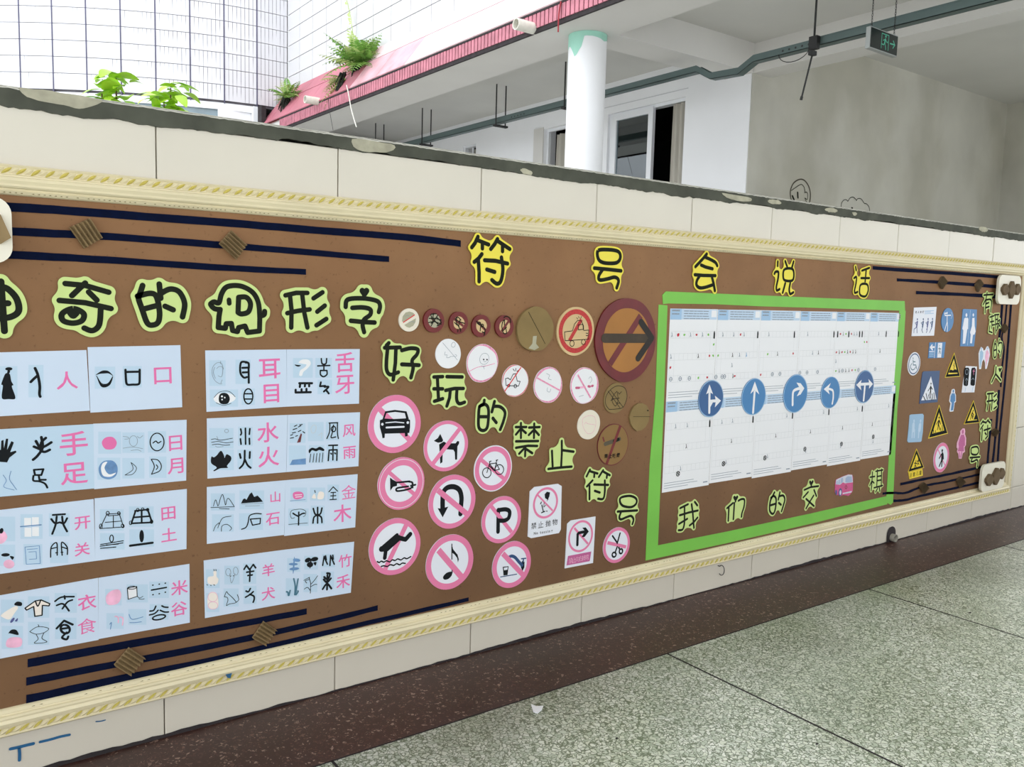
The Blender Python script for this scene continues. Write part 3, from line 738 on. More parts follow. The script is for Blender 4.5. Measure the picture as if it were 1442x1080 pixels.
# carved rope along the outer channel: cream twists with a gilt slash on each, and bead dents on the inner lip
def leafmesh(name, L, W, H, m):
    b = MB(); n = 6; top = []; bot = []
    for k in range(n+1):
        t = k/n; w = W*math.sin(math.pi*(0.08+0.84*t)); top.append((t*L-L/2, w/2)); bot.append((t*L-L/2, -w/2))
    v = [(x, 0, z) for x, z in top]+[(x, 0, z) for x, z in bot]+[(x, -H*math.sin(math.pi*(0.1+0.8*k/n)), 0) for k, (x, z) in enumerate(top)]
    N1 = n+1
    f = [(k, k+1, 2*N1+k+1, 2*N1+k) for k in range(n)]+[(2*N1+k, 2*N1+k+1, N1+k+1, N1+k) for k in range(n)]
    b.mesh(v, f, False); me = bpy.data.meshes.new(name); me.from_pydata(b.v, [], b.f); me.materials.append(m); return me
gm = leafmesh('gilt_slash', 0.0205, 0.0065, 0.0045, M_gilt); tmm = leafmesh('rope_twist', 0.018, 0.009, 0.0042, M_frame)
rg = random.Random(4)
PITCH_ = 0.0238
def beads(rail, p0, p1, sgn, tilt):
    L = math.hypot(p1[0]-p0[0], p1[1]-p0[1]); n = int(L/PITCH_); dx, dz = (p1[0]-p0[0])/L, (p1[1]-p0[1])/L; a0 = math.atan2(dz, dx)
    for k in range(n):
        s = (k+0.5)*L/n
        for me, ds, tl, yy_ in ((gm, 0, tilt, -0.0185), (tmm, PITCH_*0.5, tilt*0.8, -0.0185)):
            if s+ds > L: continue
            o = add(me.name, me, rail, loc_((p0[0]+dx*(s+ds), yy_, p0[1]+dz*(s+ds))))
            o.rotation_euler = (0, -(a0+tl+rg.uniform(-.06, .06)), 0)
c0 = 0.0115
beads(rails[0], (BX0+0.02, BZ0+c0), (BX1-0.02, BZ0+c0), 1, 0.62)
beads(rails[2], (BX1-0.02, BZ1-c0), (BX0+0.02, BZ1-c0), 1, 0.62)
beads(rails[1], (BX1-c0, BZ0+0.03), (BX1-c0, BZ1-0.03), 1, 0.62)
b_ = MB()
for i, (p0, p1) in enumerate((((BX0+.05, BZ0+.0515), (BX1-.05, BZ0+.0515)), ((BX0+.05, BZ1-.0515), (BX1-.05, BZ1-.0515)))):
    x = p0[0]; b_ = MB()
    while x < p1[0]:
        w = 0.007 if i else 0.010
        if rg.random() < (0.85 if i else 0.6):
            b_.mesh([loc_((x, -0.0192, p0[1]-0.0007)), loc_((x+w*.7, -0.0192, p0[1]-0.0010)), loc_((x+w*.5, -0.0194, p0[1]+0.0008))], [(0, 1, 2)])
        x += w*1.35
    b_.build('lip_dents', M_soil, rails[0 if i == 0 else 2], kind='stuff')
# blue paint chip on the bottom rail
b_ = MB(); q = LM.W([(135,540), (168,532), (160,560), (145,556)], 0.029); b_.face([loc_((a, -0.0292, c)) for a, c in q]); b_.build('blue_paint_chip', M_bpaint, rails[0])

# ================================================================== NAVY FELT STRIPS
Y_T = 0.0112
def tape(pts, w0, w1, label, curve=True, crop=PX, group=None):
    P = catmull(pts, False, 5) if (curve and len(pts) > 2) else pts
    rg2 = random.Random(hash(label) % 1000 if False else len(label)*7+int(pts[0][0]*3))
    up, dn = [], []
    if len(P) < 6:
        P = [(P[0][0]+(P[-1][0]-P[0][0])*k/12, P[0][1]+(P[-1][1]-P[0][1])*k/12) for k in range(13)] if len(P) == 2 else P
    n = len(P)
    horiz = abs(P[-1][0]-P[0][0]) > abs(P[-1][1]-P[0][1])
    for i, (x, y) in enumerate(P):
        w = w0+(w1-w0)*i/(n-1)
        j1, j2 = rg2.uniform(-.35, .35), rg2.uniform(-.35, .35)
        if horiz: up.append(WP(x, y-w/2+j1, Y_T)); dn.append(WP(x, y+w/2+j2, Y_T))
        else: up.append(WP(x-w/2+j1*.4, y, Y_T)); dn.append(WP(x+w/2+j2*.4, y, Y_T))
    b = MB(); n = len(up)
    for s_, yy_ in ((0, -Y_T),):
        b.mesh([(a, yy_, c) for a, c in up]+[(a, yy_, c) for a, c in dn], [(i, i+1, n+i+1, n+i) for i in range(n-1)])
    b.mesh([(a, -Y_T, c) for a, c in dn]+[(a, -0.0101, c) for a, c in dn], [(i, i+1, n+i+1, n+i) for i in range(n-1)])
    b.mesh([(a, -Y_T, c) for a, c in up]+[(a, -0.0101, c) for a, c in up], [(i, i+1, n+i+1, n+i) for i in range(n-1)])
    return b.build('felt_strip', M_navy, None, label=label, cat='strip', group=group)
tape([(-20,290), (60,294), (150,301), (300,312), (419,322), (570,334), (649,343)], 13, 9, 'longest navy felt strip, topmost, running from left plaque towards yellow title', group='navy strips top left')
tape([(-20,324), (60,328), (150,333), (300,344), (419,354), (548,365)], 12, 8, 'middle navy felt strip top left, under two corrugated cardboard diamonds', group='navy strips top left')
tape([(-20,357), (60,361), (150,366), (300,376), (431,383)], 12, 8, 'short navy felt strip, lowest of three just above green title characters', group='navy strips top left')
tape([(39,934), (150,913), (300,886), (432,861)], 12, 8, 'upper navy felt strip directly below the picture-word cards', group='navy strips bottom left')
tape([(37,960), (150,938), (300,909), (420,883), (532,856)], 11, 7, 'middle navy felt strip bottom left, crossed by two cardboard diamonds', group='navy strips bottom left')
tape([(37,985), (150,960), (300,929), (480,886), (660,844)], 12, 5, 'lowest and longest navy felt strip just above the bottom frame', group='navy strips bottom left')
tape([(1229,377), (1320,383.5), (1409,390)], 5, 4.6, 'top navy felt strip right of the last yellow character', group='navy strips top right')
tape([(1263,394), (1330,398), (1408,404)], 4.4, 4.4, 'middle navy felt strip top right with two small cardboard diamonds', group='navy strips top right')
tape([(1290,412), (1340,414), (1405,417.5)], 4.6, 5, 'lowest navy felt strip top right, ending behind green character', group='navy strips top right')
tape([(1411.5,429), (1409,462), (1405.5,492)], 3.2, 3.0, 'left vertical navy strip below upper right plaque', group='navy vertical strips')
tape([(1418,429), (1415,458), (1411,475), (1414,492), (1411,520), (1409.5,545)], 2.2, 2.0, 'middle vertical navy strip bending round cardboard diamond', group='navy vertical strips')
tape([(1424,429), (1420,480), (1417,520), (1412,570), (1408,610), (1405,652)], 2.8, 2.6, 'long right vertical navy strip between the two right plaques', group='navy vertical strips')
tape([(1396,590), (1393,625), (1390.5,655)], 2.8, 2.6, 'short vertical navy strip right of lowest green character 符', group='navy vertical strips')
tape([(1407,549), (1403,604), (1398,652)], 3.0, 2.8, 'lower vertical navy strip under the small lower diamond', group='navy vertical strips')
tape([(1268,682), (1300,675), (1340,667), (1385,657)], 3.6, 3.2, 'upper navy felt strip below the warning signs bottom right', group='navy strips bottom right')
tape([(1243,695), (1258,694), (1275,694), (1296,686), (1312,682), (1335,678), (1357,673), (1384,667)], 3.2, 3.0, 'middle wavy navy felt strip bottom right under two diamonds', group='navy strips bottom right')
tape([(1258,705.5), (1275,704), (1296,698.5), (1346,687), (1385,678)], 3.6, 3.0, 'lowest navy felt strip bottom right along the frame', group='navy strips bottom right')

# ================================================================== CORRUGATED DIAMONDS
def diamond(crop, c, label, m=M_cardb, off=0.0122, th=0.011, ridges=5, group='corrugated diamonds'):
    A, B, C, D = [np.array(q) for q in crop.W(c, off+th)]     # A left, B top, C right, D bottom
    b = MB(); n = ridges*6; f0 = -off; v = []
    for j in range(2):
        for i in range(n+1):
            u = i/n; a = A+(B-A)*u; d_ = D+(C-D)*u; q = a+(d_-a)*j
            v.append((q[0], -(off+th*0.55+th*0.45*math.cos(u*ridges*2*math.pi)), q[1]))
    for j in range(2):
        for i in range(n+1):
            u = i/n; a = A+(B-A)*u; d_ = D+(C-D)*u; q = a+(d_-a)*j; v.append((q[0], f0, q[1]))
    N1 = n+1
    b.mesh(v, [(i, i+1, N1+i+1, N1+i) for i in range(n)]+[(i, i+1, 2*N1+i+1, 2*N1+i) for i in range(n)]+[(N1+i, N1+i+1, 3*N1+i+1, 3*N1+i) for i in range(n)]+[(0, N1, 3*N1, 2*N1), (n, N1+n, 3*N1+n, 2*N1+n)])
    return b.build('cardboard_diamond', m, None, label=label, cat='cardboard piece', group=group)
diamond(CA, [(393,400), (508,348), (580,460), (478,520)], 'corrugated cardboard diamond on middle navy strip, nearest the left plaque')
diamond(CB, [(188,390), (265,303), (368,400), (303,495)], 'corrugated cardboard diamond above the green elephant character')
diamond(LL, [(778,375), (878,258), (988,330), (890,445)], 'larger corrugated cardboard diamond on the lower left navy strips')
diamond(LM, [(278,360), (335,275), (400,320), (345,398)], 'corrugated cardboard diamond below the goat and dog card')
diamond(TR, [(738,350), (770,292), (808,340), (768,400)], 'small cardboard diamond on the upper right strips, left of the pair', M_cardb2)
diamond(TR, [(1045,365), (1080,318), (1110,360), (1068,425)], 'small cardboard diamond just above green character 有', M_cardb2)
diamond(YO, [(372,565), (418,505), (462,560), (415,622)], 'small cardboard diamond on vertical strips below upper right plaque', M_cardb2)
diamond(RE, [(330,735), (362,700), (395,735), (360,775)], 'small cardboard diamond on vertical strips above lower right plaque', M_cardb2)
diamond(LR, [(405,680), (447,640), (495,700), (452,752)], 'small cardboard diamond on bottom right strips beside green frame', M_cardb2)
diamond(LR, [(780,620), (815,582), (862,640), (812,692)], 'small cardboard diamond on bottom right strips near lower plaque', M_cardb2)

# ================================================================== CORNER PLAQUES
def rrect(x0, x1, z0, z1, r, n=6):
    out = []
    for cx, cz, a0 in ((x1-r, z1-r, 0), (x0+r, z1-r, 90), (x0+r, z0+r, 180), (x1-r, z0+r, 270)):
        for k in range(n+1):
            a = math.radians(a0+90*k/n); out.append((cx+r*math.cos(a), cz+r*math.sin(a)))
    return out
def plaque(x0, x1, z0, z1, hexes, label, r=0.03):
    cx, cz = (x0+x1)/2, (z0+z1)/2
    root = empty('corner_plaque', (cx, -0.04, cz), label=label, cat='plaque', group='white corner plaques')
    b = MB(); b.prism([(a-cx, c-cz) for a, c in rrect(x0, x1, z0, z1, r)], 0.0108, 0.0); o = b.build('plaque_board', M_plaq, root)
    for hx, hz, hw, hh in hexes:
        b = MB(); p = [(-hw, hh*.25), (-hw*.15, hh), (hw*.2, hh), (hw, hh*.2), (hw, -hh*.25), (hw*.15, -hh), (-hw*.2, -hh), (-hw, -hh*.2)]
        b.prism([(hx+q[0], hz+q[1]) for q in p], 0.0, -0.012); b.build('cardboard_hexagon', M_cardb2, root)
a = WP(1406.5, 405, .04); c = WP(1437, 408, .04); t = WP(1420, 387.5, .04); d = WP(1420, 428.5, .04)
plaque(a[0], c[0], d[1], t[1], [(-0.060, 0.0, 0.030, 0.026), (0.004, 0.0, 0.030, 0.040), (0.062, 0.004, 0.024, 0.026)], 'white rounded plaque with three cardboard hexagons, upper right corner')
a = WP(1382.5, 675, .04); c = WP(1415, 668, .04); t = WP(1400, 652, .04); d = WP(1400, 689, .04)
plaque(a[0], c[0], d[1], t[1], [(-0.055, -0.01, 0.034, 0.028), (0.012, 0.0, 0.034, 0.040), (0.066, 0.008, 0.026, 0.026)], 'white rounded plaque with three cardboard hexagons, lower right corner')
a = WP(17, 325, .04); t = WP(5, 277.5, .04); d = WP(5, 371, .04)
plaque(a[0]-0.21, a[0], d[1], t[1], [(-0.065, 0.0, 0.033, 0.035), (0.003, 0.0, 0.03, 0.048)], 'white rounded plaque cut by the left edge, upper left corner')
pl = [o for o in COL.objects if o.name.startswith('corner_plaque')][-1]
q = [WP(-12, 318, .041), WP(0, 302, .041), WP(15, 335, .041), WP(0, 344, .041), WP(-14, 336, .041)]
b = MB(); b.prism([(x-pl.location.x, z-pl.location.z) for x, z in q], 0.0, -0.010); b.build('cardboard_hexagon', M_cardb, pl)

# ================================================================== CUT-OUT CHARACTERS
def char(crop, S, w, label, paper, margin, close=1.0, group=None, name='paper_character', off=0.0125, th=0.0022):
    st = strokes(crop, S, w, off+th)
    wm = sum(k for _, k in st)/len(st)
    out = blob(st, wm*margin*(0.6 if group == G5 else 0.82), wm*close*(0.7 if group == G5 else 1))
    cx = sum(p[0] for p in out)/len(out); cz = sum(p[1] for p in out)/len(out)
    b = MB(); b.prism([(a-cx, c-cz) for a, c in out], th, 0.0)
    o = b.build(name, paper, None, label=label, cat='paper character', group=group); o.location = (cx, -(off+th), cz)
    b = MB(); ink(b, [([(a-cx, c-cz) for a, c in pts], k) for pts, k in st], -0.00025); b.build('ink_strokes', M_ink, o)
    return o
G1 = 'green title characters top left'; G2 = 'yellow title characters'; G3 = 'green characters stepping down'; G4 = 'green characters under worksheets'; G5 = 'small green characters down right side'
char(CA, [('c', [(-10,735), (40,745), (92,800), (105,870), (60,905), (-20,915)]), [(5,705), (25,985)], [(-30,828), (45,828)], [(-40,735), (-35,920)], [(-120,690), (-100,720)], [(-150,760), (-70,750), (-140,860)], [(-105,820), (-105,980)], [(-95,830), (-70,860)]], 30, 'green paper character 神 cut by the left edge of the view', M_lime, .85, 2.2, G1)
char(CA, [[(368,717), (480,728), (612,766)], [(480,714), (405,785)], [(500,765), (545,810)], [(335,812), (480,825), (625,858)], ('o', [(412,858), (352,885), (355,925), (410,940), (462,925), (470,885)]), ('w', 1.5, [(402,880), (412,892), (424,880)]), ('c', [(567,862), (558,950), (520,982), (475,968)])], 27, 'green paper character 奇 with a swirl, second in top left title', M_lime, .8, 1.8, G1)
char(CA, [('c', [(803,728), (790,770), (780,800), (800,860), (830,940), (865,950), (893,930), (898,870), (880,790), (845,772), (775,788)]), [(818,858), (880,842)], [(897,720), (905,800)], ('c', [(910,770), (960,748), (1010,765), (1040,830), (1028,905)]), [(930,845), (975,865)]], 27, 'green paper character 的 in top left title, left of elephant', M_lime, .8, 1.8, G1)
char(CB, [('c', [(150,775), (180,780), (198,720), (235,675), (320,670), (400,710), (440,780), (450,880)]), [(450,880), (448,968), (370,978), (352,935), (310,945), (302,972), (270,965), (262,918), (228,920), (222,950), (175,945), (180,870), (188,825)], ('c', [(188,825), (150,820), (125,792), (142,776)]), ('w', .9, [(246,762), (248,785)]), [(310,745), (306,845)], ('c', [(310,745), (360,745), (388,785), (375,840), (330,855), (306,845)]), ('c', [(450,870), (478,860), (482,838)])], 30, 'green cut-out drawn as a little elephant facing left', M_lime, .75, 1.6, G1, 'paper_elephant')
char(CB, [[(620,732), (690,716), (765,716)], [(650,735), (660,830), (658,945)], [(730,720), (745,850), (765,945)], [(632,850), (700,835), (780,825)], [(805,752), (865,712)], [(830,840), (880,800)], [(825,930), (890,888)]], 27, 'green paper character 形 right of the elephant', M_lime, .8, 1.8, G1)
char(CB, [('w', 1.3, [(1128,702), (1142,722), (1156,702)]), [(1141,715), (1140,742)], ('c', [(1018,808), (1032,760), (1130,752), (1222,768), (1245,800), (1237,842)]), ('c', [(1062,815), (1130,812), (1180,825), (1180,860), (1140,892), (1130,930), (1140,975)]), [(1052,900), (1130,908), (1210,912)]], 27, 'green paper character 字 with heart on top, last in top left title', M_lime, .8, 1.8, G1)
YL = 'yellow paper character %s in the title above, %s'
char(CCC, [[(845,85), (820,140), (790,180)], [(840,115), (940,155)], [(885,150), (885,190)], [(1020,105), (995,150), (960,195)], [(1025,125), (1130,195)], [(1065,170), (1065,215)], [(880,240), (850,280), (812,310)], [(848,290), (855,400), (855,485)], [(905,295), (1000,300), (1110,325)], ('c', [(1055,270), (1068,380), (1050,480), (1015,505), (970,472)]), [(925,378), (995,400)]], 33, 'large yellow paper character 符, first of the yellow title', M_yell, .55, 1.5, G2)
char(CDD, [('o', [(480,155), (545,148), (612,160), (627,200), (600,235), (520,235), (482,210)]), [(455,270), (540,278), (632,288)], ('c', [(510,280), (485,320), (490,348), (540,342), (590,330), (615,352), (603,400)])], 22, 'yellow paper character 号 above the big arrow disc', M_yell, .55, 1.4, G2)
char(HU, [[(475,238), (400,330), (260,480)], ('c', [(450,300), (560,350), (640,400), (675,460)]), [(368,448), (450,485), (585,520)], [(248,632), (400,645), (640,650)], ('c', [(335,665), (290,740), (280,825), (340,880), (450,870), (600,820)]), [(575,680), (605,800), (630,935)]], 58, 'yellow paper character 会, middle of the yellow title', M_yell, .55, 1.4, G2)
char(SH, [[(138,165), (135,220)], ('c', [(95,320), (110,295), (145,300), (140,380), (120,480), (125,530), (160,515)]), [(232,160), (255,225)], [(338,165), (318,235)], ('o', [(225,262), (320,258), (342,330), (320,405), (225,402), (205,340)]), [(232,440), (200,560)], ('c', [(295,440), (282,520), (295,575), (335,555)])], 30, 'yellow paper character 说 right of the middle yellow one', M_yell, .55, 1.2, G2)
char(SH, [[(1125,232), (1133,275)], ('c', [(1105,375), (1135,362), (1130,440), (1112,530), (1118,562), (1150,550)]), [(1205,280), (1300,245)], [(1260,262), (1245,420)], [(1195,375), (1300,375)], ('o', [(1195,455), (1270,455), (1285,530), (1250,605), (1185,590), (1175,520)])], 26, 'yellow paper character 话, last before the navy strips', M_yell, .6, 1.3, G2)
char(CE, [[(225,78), (205,98)], [(190,118), (320,115)], ('c', [(215,120), (205,230), (208,310), (240,345), (305,325)]), [(285,125), (280,250), (262,388)], ('c', [(335,140), (410,122), (468,132), (462,175), (422,225), (430,290), (412,370)]), [(335,258), (480,265)]], 30, 'green paper character 好 above the car sign', M_lime, .55, 1.6, G3)
char(CE, [[(605,365), (680,362)], [(715,362), (845,365)], [(635,370), (645,560)], [(605,465), (680,465)], [(610,570), (680,548)], [(705,478), (780,462), (855,462)], [(745,470), (738,540), (715,610)], ('c', [(800,475), (798,555), (820,590), (865,578)])], 27, 'green paper character 玩 between pencil disc and dog sign', M_lime, .6, 1.6, G3)
char(CF, [('c', [(158,98), (150,135), (110,165), (100,260), (102,370), (140,405), (185,380), (200,280), (198,180), (165,140), (110,160)]), [(115,265), (200,265)], [(262,110), (235,215)], ('c', [(250,160), (320,165), (368,220), (352,310), (320,395)]), [(245,280), (280,325)]], 30, 'green paper character 的 above the bicycle sign', M_lime, .6, 1.5, G3)
char(CF, [[(478,370), (585,370)], [(530,330), (530,480)], [(525,390), (480,445)], [(535,390), (580,430)], [(612,375), (720,370)], [(665,335), (662,480)], [(660,400), (610,450)], [(668,400), (712,450)], [(480,515), (705,512)], [(480,580), (600,560), (695,562)], [(575,575), (572,665)], [(560,590), (512,640)], [(585,595), (645,635)]], 23, 'green paper character 禁, middle of stepping-down row', M_lime, .75, 1.5, G3)
char(CF, [[(845,612), (852,770)], [(945,510), (945,640), (938,770)], [(950,605), (1065,620)], [(808,795), (940,780), (1045,772)]], 23, 'green paper character 止 above the no-tossing sign', M_lime, .85, 2.6, G3)
char(CH, [[(322,135), (292,195)], [(325,150), (390,170)], [(362,165), (360,200)], [(440,140), (402,200)], [(445,155), (500,185)], [(475,180), (472,208)], [(345,232), (295,285)], [(318,280), (318,400)], [(360,268), (485,272)], ('c', [(455,232), (455,330), (440,395), (395,395)]), [(365,325), (410,340)]], 19, 'green paper character 符 below the smoking disc', M_lime, .75, 1.8, G3)
char(CH, [('o', [(600,385), (680,370), (735,395), (735,440), (690,470), (620,460), (592,425)]), [(570,510), (745,500)], ('c', [(600,515), (585,560), (600,580), (650,560), (690,550), (712,580), (702,622)])], 19, 'green paper character 号 above the scissors sign', M_lime, .6, 1.3, G3)
char(WO, [[(160,320), (260,270)], ('c', [(215,300), (215,400), (212,520), (190,590), (140,600)]), [(155,410), (270,375), (385,350)], [(145,520), (250,455)], [(305,270), (320,380), (330,520), (335,570)], [(345,240), (378,285)], [(380,440), (330,500), (280,540)]], 25, 'green paper character 我, first below the worksheets', M_lime, .75, 2.0, G4, off=.0112)
char(WO, [[(830,255), (755,320)], [(778,310), (770,480)], ('w', 1.5, [(848,183), (864,210), (882,180)]), [(864,200), (862,235)], [(848,255), (835,460)], ('c', [(900,225), (940,205), (975,215), (970,300), (945,380), (938,430)])], 24, 'green paper character 们 with heart, second below the worksheets', M_lime, .75, 2.6, G4, off=.0112)
char(CJ, [('c', [(702,145), (690,170), (676,200), (672,255), (690,278), (705,255), (712,190), (698,168), (680,178)]), [(678,225), (708,215)], [(735,145), (725,190)], ('c', [(730,170), (755,165), (765,190), (755,230), (745,262)]), [(728,210), (742,222)]], 12, 'green paper character 的, third below the worksheets', M_lime, .7, 1.5, G4, off=.0112)
char(JI, [('w', 1.5, [(213,295), (230,328), (250,290)]), [(231,310), (231,358)], [(130,410), (220,370), (335,355)], [(185,440), (115,520)], [(270,410), (305,500)], [(265,490), (210,580), (155,680)], [(155,540), (270,645)]], 25, 'green paper character 交 left of the pink van', M_lime, .75, 2.0, G4, off=.0112)
char(JI, [[(1085,225), (1150,215)], [(1118,150), (1110,300), (1100,420)], [(1110,280), (1080,345)], [(1120,290), (1140,310)], [(1165,140), (1270,120)], [(1190,120), (1180,370)], [(1250,110), (1245,360)], [(1190,215), (1245,205)], [(1190,275), (1245,265)], [(1140,380), (1265,345)], [(1190,390), (1165,440)], [(1215,370), (1225,430)]], 20, 'green paper character 棋 in the corner right of the van', M_lime, .8, 1.0, G4, off=.0112)
INKW = 1.8
char(YO, [[(140,140), (255,130)], [(180,110), (165,190), (130,260)], [(165,210), (155,360)], ('c', [(170,200), (220,195), (238,230), (230,300), (225,350)]), [(165,250), (200,235)], [(165,300), (205,285)]], 13, 'small green character 有, topmost of the right column', M_lime, 1.0, 1.0, G5)
char(YO, [[(215,420), (270,400)], [(242,390), (240,560)], [(220,480), (265,470)], [(240,520), (275,515)], [(215,530), (205,600), (245,615)], [(275,390), (330,385)], [(285,400), (290,620)], [(315,395), (310,570)], [(285,450), (315,445)], [(285,510), (315,500)], [(320,470), (340,450), (330,520), (300,590)], [(322,500), (345,540)]], 11, 'small green character 趣, second down the right column', M_lime, 1.2, 1.0, G5)
char(YO, [('c', [(285,720), (270,780), (262,860), (270,930), (295,910), (300,820), (290,760), (272,765)]), [(270,840), (298,830)], [(335,700), (320,780)], ('c', [(330,750), (365,745), (370,820), (350,920)]), [(325,840), (340,865)]], 12, 'small green character 的, third down the right column', M_lime, .9, 1.0, G5)
char(RE, [[(355,115), (350,180), (315,255)], [(352,180), (400,240)], ('w', 1.3, [(385,132), (393,150), (403,130)])], 11, 'small green character 人 with heart, right column', M_lime, .9, 1.6, G5)
char(RE, [[(272,368), (330,362)], [(290,370), (285,440), (270,520)], [(315,365), (318,440), (312,520)], [(270,440), (330,430)], [(360,370), (335,395)], [(360,425), (335,445)], [(360,490), (335,510)]], 10, 'small green character 形 below the heart one, right column', M_lime, 1.0, 1.2, G5)
char(RE, [[(232,625), (212,655)], [(230,635), (255,640)], [(280,615), (258,645)], [(280,625), (300,645)], [(232,665), (208,705)], [(225,700), (218,810)], [(240,715), (300,695)], [(275,670), (275,770), (255,795)], [(250,740), (262,755)]], 10, 'small green character 符, second from bottom of right column', M_lime, 1.1, 1.4, G5)
char(RE, [('o', [(125,880), (175,872), (190,910), (170,945), (125,940), (118,905)]), [(108,975), (200,968)], ('c', [(130,980), (118,1010), (140,1010), (170,995), (182,1015), (178,1060)])], 10, 'small green character 号, bottom of the right column', M_lime, .9, 1.0, G5)

INKW = 1.15
# ================================================================== PICTURE-WORD CARDS
Y_P = 0.0116
def sheet(name, crop, corners, m, label, cat, group=None, off=Y_P, back=0.0102):
    P = crop.W(corners, off); cx = sum(a for a, _ in P)/len(P); cz = sum(c for _, c in P)/len(P)
    b = MB(); b.prism([(a-cx, c-cz) for a, c in P], off-back, 0.0)
    o = b.build(name, m, None, label=label, cat=cat, group=group); o.location = (cx, -off, cz)
    o['_c'] = 0; return o
def shift(mb, par):
    l = par.location
    mb.v = [(a-l.x, y-l.y, z-l.z) for a, y, z in mb.v]; return mb
def p_ink(name, par, crop, S, w, m, lift=0.0003, **k):
    y = -par.location.y+lift; b = MB(); ink(b, strokes(crop, S, w, y), -y); return shift(b, par).build(name, m, par, **k)
def p_poly(name, par, crop, polys, m, lift=0.00025, smooth=False, **k):
    y = -par.location.y+lift; b = MB()
    for i, p in enumerate(polys):
        q = crop.W(catmull(p, True, 4)[:-1] if smooth else p, y); b.face([(a, -y-i*1e-5, c) for a, c in q])
    return shift(b, par).build(name, m, par, **k)
def p_text(name, par, crop, ch, p, h, m, lift=0.0003, bold=0.0, sx=1.0, ang=0.0, **k):
    y = -par.location.y+lift; b = MB(); X, Z = crop.w(p, y); glyph(b, ch, X, Z, crop.up(p, h), y, bold, sx, ang); return shift(b, par).build(name, m, par, **k)
def sq(x, y, w, h): return [(x-w/2, y-h/2), (x+w/2, y-h/2), (x+w/2, y+h/2), (x-w/2, y+h/2)]
GC1 = 'picture-word cards left block'; GC2 = 'picture-word cards middle block'
def card(crop, corners, label, group, chars, tints, black, bw=10, fills=(), thin=(), extra=None, whole=False):
    o = sheet('word_card', crop, corners, M_tint if whole else M_paper, label, 'paper card', group)
    for t in tints: p_poly('tinted_square', o, crop, [sq(*t)], M_tint, 0.0001)
    for c in chars:
        ch, x, y, h = c[:4]; p_text('pink_character', o, crop, ch, (x, y), h, M_pink, bold=0.0 if ch in '金食' else 0.012, sx=1.06, ang=c[4] if len(c) > 4 else 0.02)
    for s in black: p_ink('ancient_character', o, crop, s[1], s[0], M_black)
    for i, f in enumerate(fills): p_poly(f[0], o, crop, f[2], f[1], 0.0002+0.00004*i, f[3] if len(f) > 3 else True)
    for t in thin: p_ink('line_drawing', o, crop, t[2], t[0], t[1], 0.0005)
    if '_c' in o: del o['_c']
    return o
# left block
card(K1, [(-85,120), (548,103), (570,487), (-80,528)], 'blue card with robed figure, hook sign and pink 人', GC1, [('人', 425, 295, 112)], [(55,310,110,210), (228,300,95,205)],
     [(14, [('c', [(222,218), (240,262), (252,330), (250,380), (255,398)]), ('c', [(238,265), (215,285), (195,305)])])],
     fills=[('robed_figure', M_black, [[(38,250), (62,255), (72,300), (85,325), (75,335), (98,408), (55,414), (12,408), (18,330), (8,320), (25,270)], [(52,230), (45,250), (60,250), (62,232)], [(35,216), (72,214), (72,228), (45,232)]])])
card(K1, [(555,85), (1143,72), (1155,465), (573,500)], 'paler card with lips, cup-shaped sign and pink 口, top of left block', GC1, [('口', 1032, 265, 104)], [(665,278,130,140), (838,272,120,135)],
     [(12, [[(795,228), (798,290)], ('c', [(798,285), (805,320), (840,322), (880,318), (885,285)]), [(885,228), (885,288)], [(797,242), (885,240)]])],
     fills=[('lips', M_black, [[(605,262), (635,240), (660,232), (690,238), (718,268), (690,252), (660,252), (632,254)], [(612,266), (640,315), (665,322), (690,312), (716,270), (700,320), (665,340), (635,328)]])], thin=[(4, M_black, [('c', [(612,268), (640,312), (665,320), (690,310), (714,272)])])])
card(K1, [(-85,610), (592,572), (598,980), (-80,1040)], 'blue card with black hand, branching signs and pink 手 足', GC1, [('手', 468, 695, 150), ('足', 470, 885, 135)], [],
     [(14, [('c', [(262,655), (270,720), (240,770), (210,798)]), ('c', [(290,660), (262,690), (262,730)]), ('c', [(215,715), (250,730), (262,735)]), ('c', [(325,688), (290,710), (262,722)]), ('c', [(228,680), (245,710), (255,725)]), ('c', [(315,735), (285,748), (258,742)])]),
      (10, [[(215,862), (275,858), (262,895), (222,895), (215,862)], [(245,895), (250,925), (290,925)], ('c', [(212,900), (212,930), (250,935), (285,950), (300,975)])])],
     fills=[('hand_print', M_black, [[(-10,735), (5,735), (8,678), (22,672), (25,725), (38,665), (52,665), (45,735), (72,680), (88,688), (65,750), (100,740), (105,750), (60,785), (45,815), (-20,810)]], False)],
     thin=[(3, M_blues, [('c', [(20,895), (40,930), (25,970), (90,990)]), ('c', [(70,870), (60,920), (85,960), (105,988)])])], whole=True)
